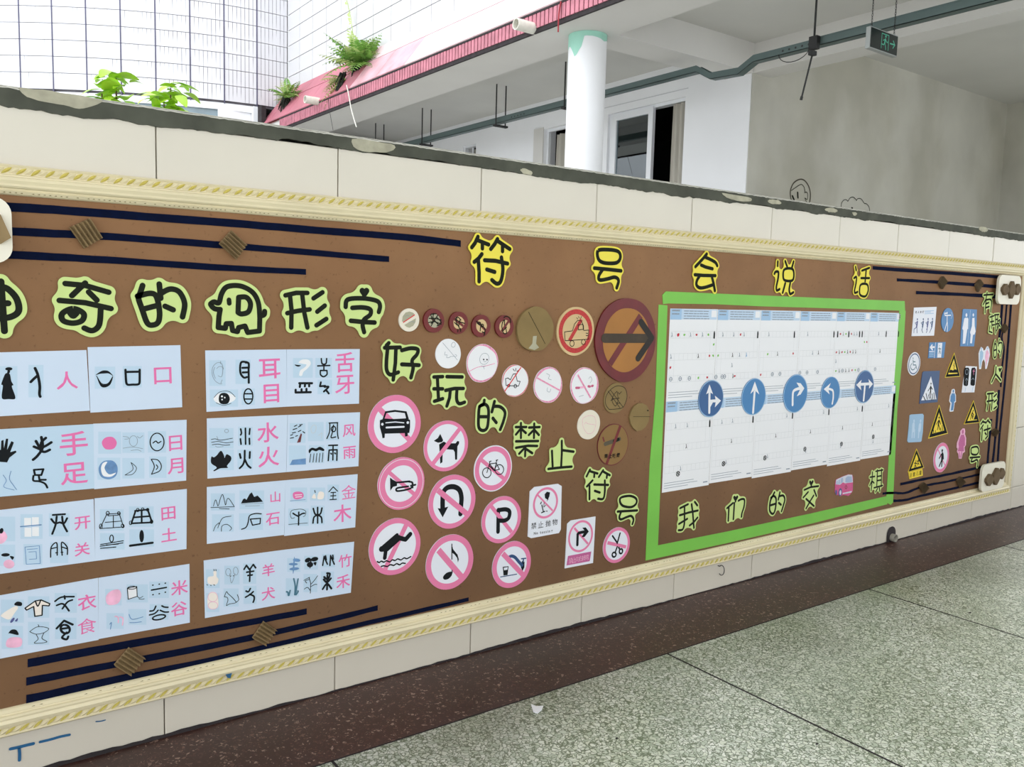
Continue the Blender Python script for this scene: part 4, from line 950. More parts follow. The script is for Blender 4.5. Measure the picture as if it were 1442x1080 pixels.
card(K1, [(592,570), (1183,545), (1180,930), (598,985)], 'card with pink sun, blue moon and pink 日 月', GC1, [('日', 1113, 692, 95), ('月', 1112, 838, 98)], [(695,690,145,140), (845,690,140,130), (995,685,115,135), (690,855,145,140), (845,852,140,130), (1000,845,110,135)],
     [(6, [('o', [(995,630), (1040,685), (995,742), (952,685)]), ('c', [(970,692), (988,680), (1002,692), (1020,682)])]), (5, [('c', [(958,795), (1000,800), (1022,835), (1010,870), (960,890)]), ('c', [(958,795), (978,840), (960,890)]), ('c', [(990,830), (1000,845), (990,860)])])],
     fills=[('sun', M_pink, [[(645,690), (668,658), (715,655), (740,690), (720,728), (668,730)]]), ('moon_halo', M_blues, [[(625,850), (655,808), (715,805), (745,845), (735,900), (690,922), (640,905)]]), ('moon', M_white, [[(680,812), (662,850), (690,890), (735,880), (705,905), (655,900), (640,855), (652,820)]])],
     thin=[(3, M_black, [('c', [(830,815), (865,850), (840,890), (792,895)]), ('c', [(830,815), (842,860), (792,895)])]), (2.5, M_grayi, [('c', [(780,650), (810,655), (815,665), (790,668)]), ('o', [(845,645), (872,680), (845,712), (820,680)]), ('c', [(780,725), (840,718), (905,728)]), ('c', [(830,740), (870,735), (895,745)]), ('c', [(870,650), (885,660), (905,645)])])])
card(K2, [(-85,175), (570,98), (580,475), (-80,565)], 'card with girls, window, gate signs and pink 开 关', GC1, [('开', 502, 243, 78), ('关', 500, 403, 78)], [(45,280,95,150), (192,265,135,150), (360,255,125,140), (45,440,95,130), (200,435,115,125), (360,425,110,125)],
     [(10, [[(322,195), (395,190)], ('c', [(312,220), (335,245), (362,240)]), ('c', [(345,205), (338,255), (318,310)]), ('c', [(378,205), (385,250), (408,295)]), ('c', [(365,240), (390,245), (408,215)])]), (6, [('c', [(308,452), (312,390), (345,365), (348,440)]), ('c', [(378,440), (375,362), (408,390), (410,435)]), [(312,400), (345,392)], [(378,390), (408,400)], [(340,425), (350,425)], [(372,422), (382,422)]])],
     fills=[('girl_drawing', M_pinkl, [[(0,310), (25,295), (45,330), (20,365), (-10,365)]]), ('girl_drawing', M_pinkl, [[(28,480), (70,470), (85,510), (35,515)]]), ('girl_hair', M_black, [[(0,285), (15,275), (20,300), (0,305)], [(8,440), (35,425), (60,440), (30,446)], [(60,445), (85,450), (75,468)]]), ('window_drawing', M_white, [sq(168,240,42,55), sq(215,236,42,55), sq(170,300,42,55), sq(216,296,42,55)], False)], thin=[(6, M_blues, [[(125,266), (250,255)]]), (3, M_blues, [[(152,390), (240,382), (245,490), (160,495), (152,390)], [(165,405), (228,400)], [(175,420), (220,418), (222,462), (178,465)]])])
card(K2, [(575,95), (1137,37), (1135,402), (580,475)], 'card with field drawings, soil signs and pink 田 土', GC1, [('田', 1025, 185, 78), ('土', 1028, 315, 80)], [(680,225,145,130), (860,205,150,125), (683,355,150,100), (862,335,150,105)],
     [(9, [[(825,170), (800,245)], [(898,160), (925,240)], [(822,170), (898,162)], [(802,246), (925,240)], [(862,168), (862,240)], [(812,210), (912,202)]]), (5, [('o', [(678,318), (690,335), (680,360), (668,340)]), [(612,375), (750,352)], [(610,385), (748,365)], [(612,398), (705,390)], [(645,378), (720,372)]]), (12, [[(792,382), (928,364)]])],
     fills=[('sprout', M_black, [[(862,290), (876,320), (862,366), (848,320)]])], thin=[(4, M_black, [[(650,190), (725,185), (752,268), (608,278), (650,190)], [(658,200), (690,198), (690,270)], [(690,198), (718,196)], [(640,240), (740,232)], ('o', [(655,172), (665,185), (655,195), (647,185)]), ('o', [(722,175), (732,185), (724,195), (716,185)]), ('o', [(615,250), (622,265), (612,278), (605,262)]), ('o', [(745,250), (755,262), (748,272), (738,262)])]), (4, M_black, [('o', [(838,155), (846,165), (838,175), (830,165)]), ('o', [(868,152), (876,160), (868,168), (860,160)]), ('o', [(898,155), (906,163), (898,172), (890,163)]), ('o', [(795,232), (803,243), (795,254), (787,243)]), ('o', [(922,225), (930,236), (922,246), (914,236)])])])
card(K2, [(-85,700), (598,578), (600,955), (-80,1085)], 'card with shirt, lidded vessel, signs and pink 衣 食', GC1, [('衣', 530, 725, 92), ('食', 530, 870, 92)], [(75,780,140,140), (235,755,130,130), (400,730,135,120), (75,940,130,140), (235,915,130,140), (400,885,130,130)],
     [(9, [('c', [(335,720), (375,695), (450,692)]), [(392,688), (395,705)], ('c', [(345,745), (375,735), (395,745), (420,778)]), ('c', [(440,712), (410,725), (380,765)])]), (11, [[(345,885), (390,838), (442,862)], ('o', [(392,862), (425,890), (400,915), (370,890)]), [(370,888), (415,882)], ('c', [(405,910), (378,940), (405,952), (415,935)])])],
     fills=[('shirt', M_skin, [[(152,762), (215,720), (250,712), (302,735), (298,748), (258,745), (256,805), (212,812), (205,752), (162,774)]], False), ('running_child', M_skin, [[(10,800), (90,750), (110,760), (90,790), (60,830), (20,820)]]), ('child_hair', M_black, [[(88,735), (105,722), (132,728), (130,748), (92,745)], [(50,915), (70,893), (100,895), (112,925), (60,915)]]), ('child_dress', M_pinkl, [[(40,960), (70,940), (130,945), (125,995), (45,1000)]]), ('shoes', M_purp, [[(62,845), (80,820), (88,830), (72,848)], [(90,840), (108,822), (105,842)]])],
     thin=[(6, M_black, [[(152,762), (215,718), (250,712), (303,735), (298,748), (258,745), (256,805), (212,812), (205,752), (162,774), (152,762)], ('c', [(215,718), (230,750), (248,712)])]), (3, M_black, [('c', [(180,905), (230,875), (295,885), (270,910), (220,920), (180,905)]), [(232,862), (238,875)], ('c', [(220,922), (232,950), (210,975), (285,968), (255,945), (268,912)])])])
card(K2, [(600,578), (1153,493), (1155,850), (600,950)], 'card with bowl, rice bucket, signs and pink 米 谷', GC1, [('米', 1092, 637, 88), ('谷', 1090, 765, 84)], [(690,695,100,100), (835,672,130,110), (968,650,120,100), (700,840,105,95), (835,815,110,95), (968,785,115,95)],
     [(8, [[(922,652), (1012,636)]]), (7, [[(929,622), (931,622)], [(968,616), (970,616)], [(1005,610), (1007,610)], [(930,680), (932,680)], [(968,674), (970,674)], [(1005,665), (1007,665)]]), (8, [('c', [(948,750), (935,775), (912,780)]), ('c', [(985,748), (1000,755), (1022,757)]), ('c', [(962,775), (940,795), (910,803)]), ('c', [(975,775), (1000,785), (1025,785)]), ('o', [(935,815), (1000,800), (990,825), (945,830)])])],
     fills=[('bowl_drawing', M_pinkl, [[(645,690), (680,655), (725,650), (738,690), (715,735), (655,740)]]), ('bucket', M_white, [[(775,640), (832,630), (835,690), (780,708)]], False)], thin=[(4, M_black, [[(775,640), (832,630), (835,690), (780,708), (775,640)], ('o', [(803,628), (830,636), (803,646), (778,640)])]), (3, M_black, [('c', [(835,690), (850,700), (870,690)]), ('c', [(845,705), (860,708), (878,705)])]), (4, M_blues, [('c', [(672,890), (678,850), (668,860)]), ('c', [(785,800), (805,830), (870,815)]), ('c', [(790,850), (820,850), (860,845)])]), (6, M_pinkl, [('c', [(700,812), (718,818), (720,850)]), ('c', [(730,815), (748,825), (745,865)])])])
# middle block
card(K3, [(103,73), (720,65), (725,500), (113,540)], 'card with ear and black eye drawings and pink 耳 目', GC2, [('耳', 592, 212, 150), ('目', 606, 400, 140)], [(195,245,125,195), (390,235,115,185), (245,435,215,130), (430,425,100,125)],
     [(14, [('c', [(420,162), (375,165), (370,240), (395,278), (420,275)]), [(385,205), (432,203), (434,318)], [(388,240), (430,238)], ('c', [(410,164), (432,170), (434,205)])]), (9, [('o', [(430,365), (465,420), (430,480), (397,420)]), [(400,402), (460,402)], [(400,442), (460,442)]])],
     fills=[('eye_white', M_white, [[(165,440), (205,400), (290,400), (335,435), (290,470), (205,475)]]), ('eye_iris', M_black, [[(205,440), (215,405), (245,395), (275,405), (290,440), (275,475), (240,482), (213,470)]]), ('eye_glint', M_white, [[(222,422), (230,415), (238,422), (230,430)], [(246,430), (252,425), (257,432), (250,437)], [(225,445), (232,440), (236,448), (230,452)]])],
     thin=[(3, M_grayi, [('c', [(242,215), (225,170), (190,168), (160,200), (155,250), (175,300), (210,325), (230,325)]), ('c', [(190,210), (210,195), (235,205), (228,270), (200,265)]), ('c', [(175,200), (165,240), (180,285)]), [(220,155), (218,175)], [(232,295), (222,320)]]), (3, M_black, [('c', [(170,430), (215,388), (285,385), (330,425)]), ('c', [(185,470), (240,490), (300,475)])])])
card(K3, [(722,65), (1278,62), (1272,477), (725,500)], 'card with white tongue shape, tooth signs and pink 舌 牙', GC2, [('舌', 1165, 162, 150), ('牙', 1163, 332, 142)], [(845,205,150,150), (1003,205,125,150), (1012,350,110,110)],
     [(10, [('c', [(985,135), (990,170), (1005,178), (1022,170), (1026,135)]), [(1005,178), (1005,225)], [(958,190), (1050,187)], [(978,225), (1028,225)], ('c', [(978,228), (980,258), (1003,272), (1028,255), (1028,228)])]), (15, [[(818,322), (915,322)], [(825,328), (822,350)], [(862,328), (860,345)], [(893,328), (893,345)], [(790,372), (790,392), (905,390)], [(835,368), (835,385)], [(872,365), (872,385)]]), (13, [[(982,315), (975,345), (1015,342)], ('c', [(1010,350), (1040,350), (1005,385)]), [(1025,378), (1042,400)]])],
     fills=[('tongue_drawing', M_white, [[(812,165), (840,142), (890,145), (905,175), (880,210), (850,235), (838,265), (818,262), (825,225), (860,200), (872,180), (845,175)]]), ('dark_mark', M_black, [[(782,180), (800,182), (830,186), (815,195), (795,192)]])])
card(K3, [(115,590), (728,563), (718,998), (120,1048)], 'card with waves and black fire drawings and pink 水 火', GC2, [('水', 580, 695, 150), ('火', 585, 880, 150)], [(225,740,185,155), (408,725,110,145), (225,905,190,155), (405,900,115,145)],
     [(11, [[(408,665), (410,785)], ('c', [(372,670), (378,700), (372,715)]), [(370,745), (375,785)], [(442,668), (438,710)], [(438,742), (440,785)]]), (13, [[(403,835), (402,905)], ('c', [(403,900), (390,940), (365,968)]), ('c', [(405,905), (425,945), (448,965)]), [(365,860), (372,890)], [(442,845), (440,890)]])],
     fills=[('bonfire', M_black, [[(150,880), (168,885), (190,870), (222,835), (245,870), (250,890), (265,862), (298,880), (298,910), (268,950), (275,965), (215,970), (175,990), (165,985), (190,962), (148,930)]])], thin=[(4, M_black, [('c', [(148,750), (180,745), (220,755), (310,740)]), ('c', [(150,772), (200,765), (260,775), (315,768)]), ('c', [(155,790), (200,785), (250,793), (290,790)])]), (3, M_grayi, [('o', [(265,672), (280,685), (265,698), (250,685)]), [(190,725), (200,748)], ('c', [(180,800), (200,808), (240,803)])])])
card(K3, [(730,563), (1280,543), (1268,953), (720,998)], 'card with tree, cloud and rain drawings and pink 风 雨', GC2, [('风', 1197, 682, 92), ('雨', 1200, 848, 92)], [(805,700,120,150), (943,690,120,145), (1070,685,100,140), (803,870,130,150), (950,860,115,135), (1070,855,90,130)],
     [(8, [[(1045,625), (1110,622)], ('c', [(1050,625), (1048,690), (1028,742)]), ('c', [(1108,622), (1108,700), (1115,742)]), ('o', [(1078,650), (1095,670), (1078,690), (1062,670)]), ('c', [(1078,640), (1068,700), (1060,735), (1095,730)])]), (10, [[(1042,795), (1108,793)], [(1075,795), (1073,905)], [(1045,830), (1105,828), (1103,908)], [(1045,830), (1038,910)], [(1058,855), (1062,860)], [(1088,852), (1092,858)]])],
     fills=[('tree_trunk', M_dred2, [[(830,702), (838,710), (828,770), (800,775), (812,745)]], False), ('water_wash', M_blues, [[(765,905), (868,893), (868,938), (745,944)]], False), ('cloud', M_black, [[(890,830), (915,812), (945,818), (975,805), (1008,825), (1000,838), (970,830), (945,840), (915,832), (895,855)]])],
     thin=[(6, M_black, [[(780,650), (800,640)], [(770,675), (800,665)], [(810,655), (830,645)], [(765,700), (790,695)], [(810,690), (830,680)], [(845,690), (860,700)], [(750,740), (775,735)], [(790,725), (805,720)], [(820,640), (840,635)], [(752,718), (768,712)]]), (5, M_black, [[(905,860), (897,922)], [(930,858), (922,922)], [(952,856), (945,922)], [(975,855), (968,922)], [(998,852), (992,920)]]), (3, M_wline, [('c', [(905,665), (925,640), (945,650), (940,690), (915,700), (905,665)]), ('c', [(965,720), (990,700), (985,740)])])])
card(K4, [(105,127), (648,80), (638,458), (105,520)], 'card with mountain drawings and pink 山 石', GC2, [('山', 578, 195, 74), ('石', 560, 347, 84)], [(215,230,165,120), (415,215,170,130), (215,375,150,120), (410,365,165,115)],
     [(7, [('c', [(480,312), (440,310), (400,325), (390,370), (375,405), (345,418)]), [(405,348), (475,343), (472,380), (420,390), (405,348)]])],
     fills=[('mountain_print', M_black, [[(340,240), (355,210), (368,205), (378,215), (400,175), (415,163), (432,195), (455,185), (475,205), (492,228)]], False)],
     thin=[(3.5, M_black, [('c', [(150,258), (165,215), (180,258)]), ('c', [(185,255), (200,200), (215,180), (232,250)]), ('c', [(235,250), (245,210), (260,210), (292,258)]), [(132,268), (295,262)], [(190,275), (260,278)]]), (2.5, M_grayi, [[(345,245), (495,238)], [(370,258), (470,255)]]), (3.5, M_black, [('c', [(150,430), (165,395), (190,375), (180,410)]), ('c', [(190,385), (215,340), (272,328)]), ('c', [(205,432), (210,395), (245,385), (275,410), (262,428)])])])
card(K4, [(648,80), (1147,38), (1130,405), (640,465)], 'card with pink bowl, big tree, signs and pink 金 木', GC2, [('金', 1085, 160, 94), ('木', 1042, 308, 120)], [(740,180,115,100), (870,175,105,90), (978,165,80,110), (738,335,140,120), (870,320,95,130)],
     [(6, [[(978,125), (948,160)], [(978,125), (1008,155)], [(962,165), (995,163)], [(978,163), (976,212)], [(960,188), (996,186)], [(955,214), (1000,211)]]), (10, [[(870,268), (870,375)], ('c', [(840,275), (852,312), (870,318), (890,310), (900,272)]), ('c', [(838,375), (845,335), (870,322), (895,335), (900,372)])])],
     fills=[('bowl_drawing', M_pink, [[(700,170), (728,158), (765,165), (772,195), (735,212), (705,205)]]), ('bowl_bands', M_white, [[(712,180), (762,176), (762,181), (712,185)], [(715,194), (762,190), (760,195), (718,199)]], False), ('pale_animal', M_skin, [[(830,200), (848,172), (858,205)], [(868,205), (880,160), (912,165), (912,200), (895,212)]])],
     thin=[(9, M_black, [[(740,300), (738,388)], ('c', [(738,330), (715,318), (700,308)]), ('c', [(740,325), (765,310), (780,308)])]), (3, M_black, [('c', [(680,315), (690,290), (720,282), (760,280), (788,295), (782,325), (770,330)]), ('c', [(680,315), (690,342), (712,338)]), [(670,385), (800,375)]]), (3, M_blues, [[(680,222), (785,214)]]), (5, M_black, [[(850,150), (854,165)]])])
card(K4, [(83,635), (628,562), (617,938), (92,1033)], 'card with goat and dog drawings and pink 羊 犬', GC2, [('羊', 530, 700, 84), ('犬', 530, 862, 86)], [(145,760,95,130), (278,735,105,130), (400,725,90,140), (145,925,90,130), (272,890,105,125), (403,872,90,125)],
     [(10, [[(362,695), (378,668), (400,698), (425,662), (442,685)], [(380,715), (428,708)], [(388,738), (418,734)], [(403,700), (400,778)]]), (10, [('c', [(405,828), (392,850), (375,845)]), ('c', [(372,888), (402,870), (425,850)]), ('c', [(400,868), (428,880), (432,900), (425,922)])])],
     fills=[('sheep_drawing', M_skin, [[(110,755), (125,745), (150,740), (150,710), (170,710), (172,745), (185,765), (170,800), (115,795)]]), ('puppy_drawing', M_skin, [[(110,890), (125,855), (165,855), (182,890), (180,960), (120,965), (108,930)]])],
     thin=[(4, M_black, [[(153,695), (155,706)], [(167,695), (168,706)], [(105,800), (110,805)], [(130,805), (135,808)], [(152,800), (158,806)]]), (3, M_pinkl, [('o', [(145,855), (178,885), (145,920), (112,885)]), ('o', [(145,920), (182,945), (145,972), (115,945)])]), (3, M_grayi, [('o', [(255,690), (270,720), (250,740), (235,710)]), ('o', [(300,680), (322,705), (305,735), (290,710)]), ('c', [(262,725), (275,790), (300,725)])]), (6, M_black, [[(268,742), (270,742)], [(288,740), (290,740)]]), (3.5, M_black, [('c', [(225,885), (240,850), (250,862), (270,880), (290,900), (305,925), (260,935), (240,945), (250,910), (245,890), (225,885)]), ('c', [(305,925), (325,905), (315,870)])])])
card(K4, [(628,562), (1123,505), (1100,857), (617,938)], 'card with blue bamboo and grain drawings and pink 竹 禾', GC2, [('竹', 1060, 636, 88), ('禾', 1047, 780, 90)], [(705,665,90,95), (825,650,95,95), (945,635,90,90), (695,820,90,125), (820,790,95,125), (938,770,90,120)],
     [(9, [[(915,605), (905,668)], [(915,610), (938,660)], [(925,602), (930,630)], [(960,600), (955,668)], [(962,605), (985,660)], [(975,598), (978,625)]]), (12, [[(938,735), (935,835)], ('c', [(935,722), (955,728), (940,765), (915,748)]), ('c', [(912,765), (935,785), (962,758)]), ('c', [(905,832), (935,795), (965,828)])])],
     fills=[('blue_bamboo', M_blues, [[(672,660), (700,650), (735,660), (700,668)], [(700,625), (740,622), (745,640), (715,640)], [(680,690), (730,680), (735,698), (690,700)], [(705,625), (712,625), (706,710), (698,710)]], True), ('dark_bamboo', M_black, [[(785,625), (820,615), (815,640), (790,645)], [(825,620), (865,610), (868,630), (838,640)], [(795,655), (830,645), (835,670), (810,680)], [(840,650), (862,645), (855,670)], [(820,630), (828,630), (822,680), (814,680)]], True)],
     thin=[(9, mat('teal_grass', (64, 110, 132), .6), [('c', [(668,875), (665,855), (655,850)]), ('c', [(672,875), (678,850), (680,842)]), ('c', [(712,870), (715,810), (705,760)]), ('c', [(718,870), (728,800), (735,762)]), ('c', [(722,870), (735,850), (733,845)])]), (4, M_black, [[(820,860), (822,790), (812,755)], ('c', [(822,800), (845,775), (870,740)]), ('c', [(775,772), (795,760), (815,750)]), ('c', [(822,815), (850,800), (865,800)]), ('c', [(818,840), (800,820), (778,832)]), ('c', [(812,765), (785,775), (795,790)])])])

# ================================================================== ROUND PINK PROHIBITION SIGNS
Y_S = 0.0125
def disc(name, crop, c, ry, m, label, cat, group=None, off=Y_S, back=0.0102, wob=0.006, seed=1, n=48):
    X, Z = crop.w(c, off); r = crop.up(c, 2*ry)/2
    b = MB(); b.prism(circ(0, 0, r, n, wob, seed), off-back, 0.0)
    o = b.build(name, m, None, label=label, cat=cat, group=group); o.location = (X, -off, Z); o['_r'] = r; return o
def p_disc(name, o, r, m, lift, ri=None, dx=0, dz=0, wob=0.0, seed=2):
    b = MB(); A = [(a+dx, c+dz) for a, c in circ(0, 0, r, 48, wob, seed)]
    if ri is None: b.face([(a, -lift, c) for a, c in A])
    else:
        B = [(a+dx, c+dz) for a, c in circ(0, 0, ri, 48, wob, seed+1)]; ringfaces(b, B, A, -lift)
    return b.build(name, m, o)
def p_bar(o, crop, a, c, w, m, lift=0.0004):
    y = -o.location.y+lift; A = np.array(crop.w(a, y)); B = np.array(crop.w(c, y)); d = (B-A)/np.linalg.norm(B-A); nrm = np.array([-d[1], d[0]])*crop.up(a, w)/2
    b = MB(); b.face([(q[0], -y, q[1]) for q in (A+nrm, A-nrm, B-nrm, B+nrm)]); return shift(b, o).build('slash_bar', m, o)
GP = 'round pink prohibition signs'
def psign(crop, c, ry, ri, bar, label, seed, outer=0, figs_first=True):
    o = disc('prohibition_sign', crop, c, ry, M_wht2, label, 'sign', GP, seed=seed, wob=0.012)
    r = o['_r']; del o['_r']
    ro = r*(1-outer); b = MB(); A = [(a*ro/r, z*ro/r) for a, z in circ(0, 0, r*0.999, 48, 0.012, seed)]; B = circ(0, 0, r*ri/ry, 48); ringfaces(b, B, A, -0.0002); b.build('pink_rim', M_pinkr, o)
    p_bar(o, crop, bar[0], bar[1], bar[2], M_pinkr, 0.00024)
    return o
o = psign(CE, (277,763), 245, 194, ((140,628), (405,900), 46), 'pink sign with black car front, largest and top of the left column', 3)
p_poly('car_pictogram', o, CE, [[(172,722), (195,655), (278,643), (375,655), (395,722), (372,716), (360,670), (278,660), (205,670), (190,716)], [(150,730), (190,716), (270,720), (372,714), (405,728), (405,790), (398,838), (165,845), (150,790)]], M_black, 0.0005)
p_poly('car_pictogram', o, CE, [[(166,842), (192,842), (190,880), (172,882)], [(360,835), (386,835), (384,865), (362,868)]], M_black, 0.0005, kind='stuff')
p_ink('car_detail', o, CE, [('w', 1.5, [(170,764), (171,765)]), ('w', 1.5, [(385,750), (386,751)]), [(205,792), (352,786)], ('w', .6, [(200,752), (280,745), (352,752)])], 13, M_wht2, 0.0007)
o = psign(CE, (710,947), 213, 182, ((822,805), (600,1095), 38), 'pink sign with black dog under the slash, top of middle column', 4)
p_poly('dog_pictogram', o, CE, [[(605,905), (640,880), (660,845), (685,900), (675,915), (640,920)], [(650,935), (690,910), (715,925), (790,925), (805,905), (820,910), (818,930), (805,950), (802,1062), (786,1065), (782,1000), (770,980), (700,975), (680,1010), (678,1085), (660,1098), (655,1000)]], M_black, 0.00022)
o = psign(P1, (300,275), 197, 137, ((205,190), (395,355), 30), 'pink sign with black trumpet, middle of the left column', 5)
p_disc('white_ring', o, (P1.up((300,275), 2*184))/2, M_wht2, 0.0003, (P1.up((300,275), 2*180))/2)
p_poly('horn_pictogram', o, P1, [[(212,228), (232,245), (265,262), (265,292), (235,300), (214,330)]], M_black, 0.0005)
p_ink('horn_pictogram', o, P1, [[(255,268), (360,258)], ('c', [(355,260), (382,268), (380,300), (350,318), (275,332), (258,322), (272,308), (350,296)]), [(370,292), (405,284)], [(382,275), (384,305)]], 12, M_black, 0.0006)
o = psign(CF, (250,790), 230, 170, ((125,700), (368,903), 40), 'pink sign with thin black bicycle, top of right column', 6, outer=0.045)
p_ink('bicycle_pictogram', o, CF, [('o', [(185,785), (228,835), (182,885), (142,832)]), ('o', [(312,752), (355,800), (312,852), (268,802)]), [(185,832), (212,745), (280,735), (312,800)], [(212,745), (262,810), (280,735)], [(262,810), (312,800)], [(215,720), (212,745)], [(210,722), (228,715)], [(285,705), (280,735)], [(278,708), (295,703)], [(205,760), (262,815)]], 8, M_black, 0.0005)
o = psign(P1, (686,412), 203, 165, ((575,325), (795,505), 42), 'pink sign with black U-turn arrow, middle column', 7)
p_ink('u_turn_arrow', o, P1, [('c', [(612,465), (612,400), (618,340), (650,305), (700,300), (740,325), (755,380), (752,440), (748,505)])], 34, M_black, 0.00022)
p_poly('arrow_head', o, P1, [[(574,462), (600,465), (655,450), (612,532)]], M_black, 0.0003)
o = psign(CG, (295,392), 208, 172, ((200,270), (385,505), 36), 'pink sign with large black letter P, right column', 8)
p_ink('letter', o, CG, [[(263,500), (265,305)], ('c', [(265,308), (330,300), (365,320), (358,375), (320,400), (265,400)])], 33, M_black, 0.00022)
o = psign(P1, (250,755), 213, 175, ((335,590), (175,925), 38), 'pink sign with black diver and waves, bottom of left column', 9)
p_ink('diver_pictogram', o, P1, [('w', 1.0, [(148,772), (168,770)]), ('w', 1.1, [(185,770), (275,690)]), ('w', .7, [(180,780), (172,840)]), ('w', .8, [(270,685), (330,700), (365,660)]), ('w', .6, [(160,755), (265,665)])], 38, M_black, 0.0005)
p_ink('waves', o, P1, [('c', [(115,868), (130,875), (145,865), (165,872), (185,862), (210,870), (230,855), (250,860), (270,848), (295,855), (320,840), (340,846), (370,830)]), ('c', [(145,905), (165,900), (190,905), (215,892), (240,897), (262,884), (285,892), (305,880), (328,882)])], 9, M_black, 0.0005)
o = psign(P1, (668,872), 205, 160, ((580,780), (760,990), 46), 'pink sign with black music note, bottom of the middle column', 10)
p_poly('note_pictogram', o, P1, [[(615,985), (640,955), (672,945), (684,950), (680,975), (655,1000), (625,1005)]], M_black, 0.0002, True); p_ink('note_pictogram', o, P1, [[(682,735), (682,850)], [(684,935), (684,955)]], 7, M_black, 0.00022)
p_poly('note_flag', o, P1, [[(680,732), (692,775), (725,815), (735,850), (728,875), (722,840), (700,812), (682,800)]], M_black, 0.0002)
o = psign(CG, (387,795), 205, 160, ((305,695), (485,885), 46), 'mauve pink sign with tap and drinking glass, bottom of right column', 11)
p_ink('tap_pictogram', o, CG, [('c', [(360,728), (385,718), (415,730), (450,770), (478,800)]), ('w', .4, [(472,742), (512,738)]), ('w', .5, [(490,745), (488,770)]), ('w', .3, [(285,905), (430,880)])], 24, M_navy2, 0.0002)
p_poly('glass_pictogram', o, CG, [[(305,815), (357,808), (348,888), (312,892)]], M_black, 0.0002); p_poly('tap_body', o, CG, [[(462,800), (480,760), (500,770), (498,820), (480,855)]], M_black, 0.0002); p_poly('glass_inside', o, CG, [[(314,822), (350,816), (346,840), (316,846)]], M_wht2, 0.0003)
o = psign(SX, (1062,572), 295, 242, ((905,530), (1220,602), 56), 'small pink sign with black scissors next to the green frame', 12)
p_ink('scissors_pictogram', o, SX, [[(990,415), (1070,530)], [(1118,370), (1070,540)], [(1070,600), (1040,680)], [(1095,610), (1115,645)], ('o', [(1018,692), (1050,732), (1015,770), (985,735)]), ('o', [(1135,635), (1160,670), (1132,715), (1105,675)])], 26, M_black, 0.00022)

# no-tossing card and no-right-turn card
o = sheet('sign_card', CG, [(548,140), (590,100), (800,72), (833,92), (825,480), (808,512), (560,558), (530,545)], M_wht2, 'white rectangular card reading No tossing under a pink ring sign', 'sign', off=Y_S); del o['_c']
X0_, Z0_ = CG.w((688,242), Y_S); r_ = CG.up((688,242), 276)/2
p_disc('pink_ring', o, r_, M_pinkr, 0.0003, r_*0.85, X0_-o.location.x, Z0_-o.location.z); p_bar(o, CG, (618,172), (752,312), 16, M_pinkr, 0.00035)
p_poly('hand_pictogram', o, CG, [[(680,165), (700,142), (728,148), (722,185), (708,215), (684,200)]], M_black, 0.0005); p_ink('litter_pictogram', o, CG, [[(655,262), (668,320)], [(652,330), (682,318)], [(650,235), (644,250)], ('w', .6, [(675,240), (672,280), (690,262)]), [(698,315), (700,317)], ('w', .5, [(712,210), (700,225)])], 9, M_black, 0.0005)
for ch, x, y in (('禁', 583, 447), ('止', 645, 437), ('抛', 711, 425), ('物', 772, 414)): p_text('lettering', o, CG, ch, (x, y), 56, M_black, bold=0.004, ang=0.03)
for i, (ch, x) in enumerate(zip('No tossing', (592, 613, 0, 643, 660, 677, 693, 707, 722, 745))):
    if ch != ' ':
        hh = {'N': 24, 't': 22, 'i': 24, 'g': 24}.get(ch, 17); p_text('lettering', o, CG, ch, (x, 515-(x-592)*0.15+(3 if ch in 'osn' else (5 if ch == 'g' else 0))), hh, M_black, bold=0.02, ang=0.03)
o = sheet('sign_card', SX, [(228,212), (290,155), (705,88), (662,872), (185,965)], M_wht2, 'white card with black right-turn arrow and magenta caption strip', 'sign', off=Y_S); del o['_c']
X0_, Z0_ = SX.w((452,420), Y_S); r_ = SX.up((452,420), 530)/2
p_disc('pink_ring', o, r_, M_pinkr, 0.0003, r_*0.86, X0_-o.location.x, Z0_-o.location.z); p_bar(o, SX, (345,280), (575,548), 38, M_pinkr, 0.00033)
p_ink('turn_arrow', o, SX, [[(397,565), (402,385)], ('c', [(402,395), (425,365), (520,345)])], 44, M_black, 0.0004); p_poly('arrow_head', o, SX, [[(480,278), (540,272), (590,340), (520,432), (468,438), (505,370), (530,335)]], M_black, 0.0006)
p_poly('caption_strip', o, SX, [[(238,755), (632,678), (605,842), (212,915)]], M_mag, 0.0003)
for i, ch in enumerate('禁止向右转弯'): p_text('lettering', o, SX, ch, (283+i*56, 833-i*11.5), 92, M_pinkl, 0.0005, ang=0.03, sx=0.9)

# ================================================================== HAND-MADE DISCS
GD = 'hand-made discs'
def cut_r(o): r = o['_r']; del o['_r']; return r
o = disc('paper_disc', RD, (138,260), 137, M_cream, 'small cream disc with grey halves and white slash, first of upper disc row', 'disc', GD, off=0.015, seed=20); r = cut_r(o)
p_poly('grey_half', o, RD, [[(52,275), (60,215), (95,170), (140,158), (185,172), (205,192), (66,282)], [(80,318), (218,238), (212,285), (185,330), (140,352), (105,342)]], M_beige, 0.0002); p_bar(o, RD, (64,290), (204,198), 12, M_redp, 0.0004)
p_ink('pencil_scribble', o, RD, [('c', [(90,215), (115,205), (135,208)]), ('c', [(130,290), (170,278), (200,288)])], 4, M_grayi, 0.0004)
REDS = [((435,268), 142, 'dark red cardboard disc with black scribbled grid, first of four'), ((730,292), 132, 'dark red cardboard disc with black umbrella-like scribble, second of four'), ((1000,330), 134, 'dark red cardboard disc with black diagonal chain scribble, third of four'), ((1278,338), 134, 'dark red cardboard disc with bottle outline, last of four')]
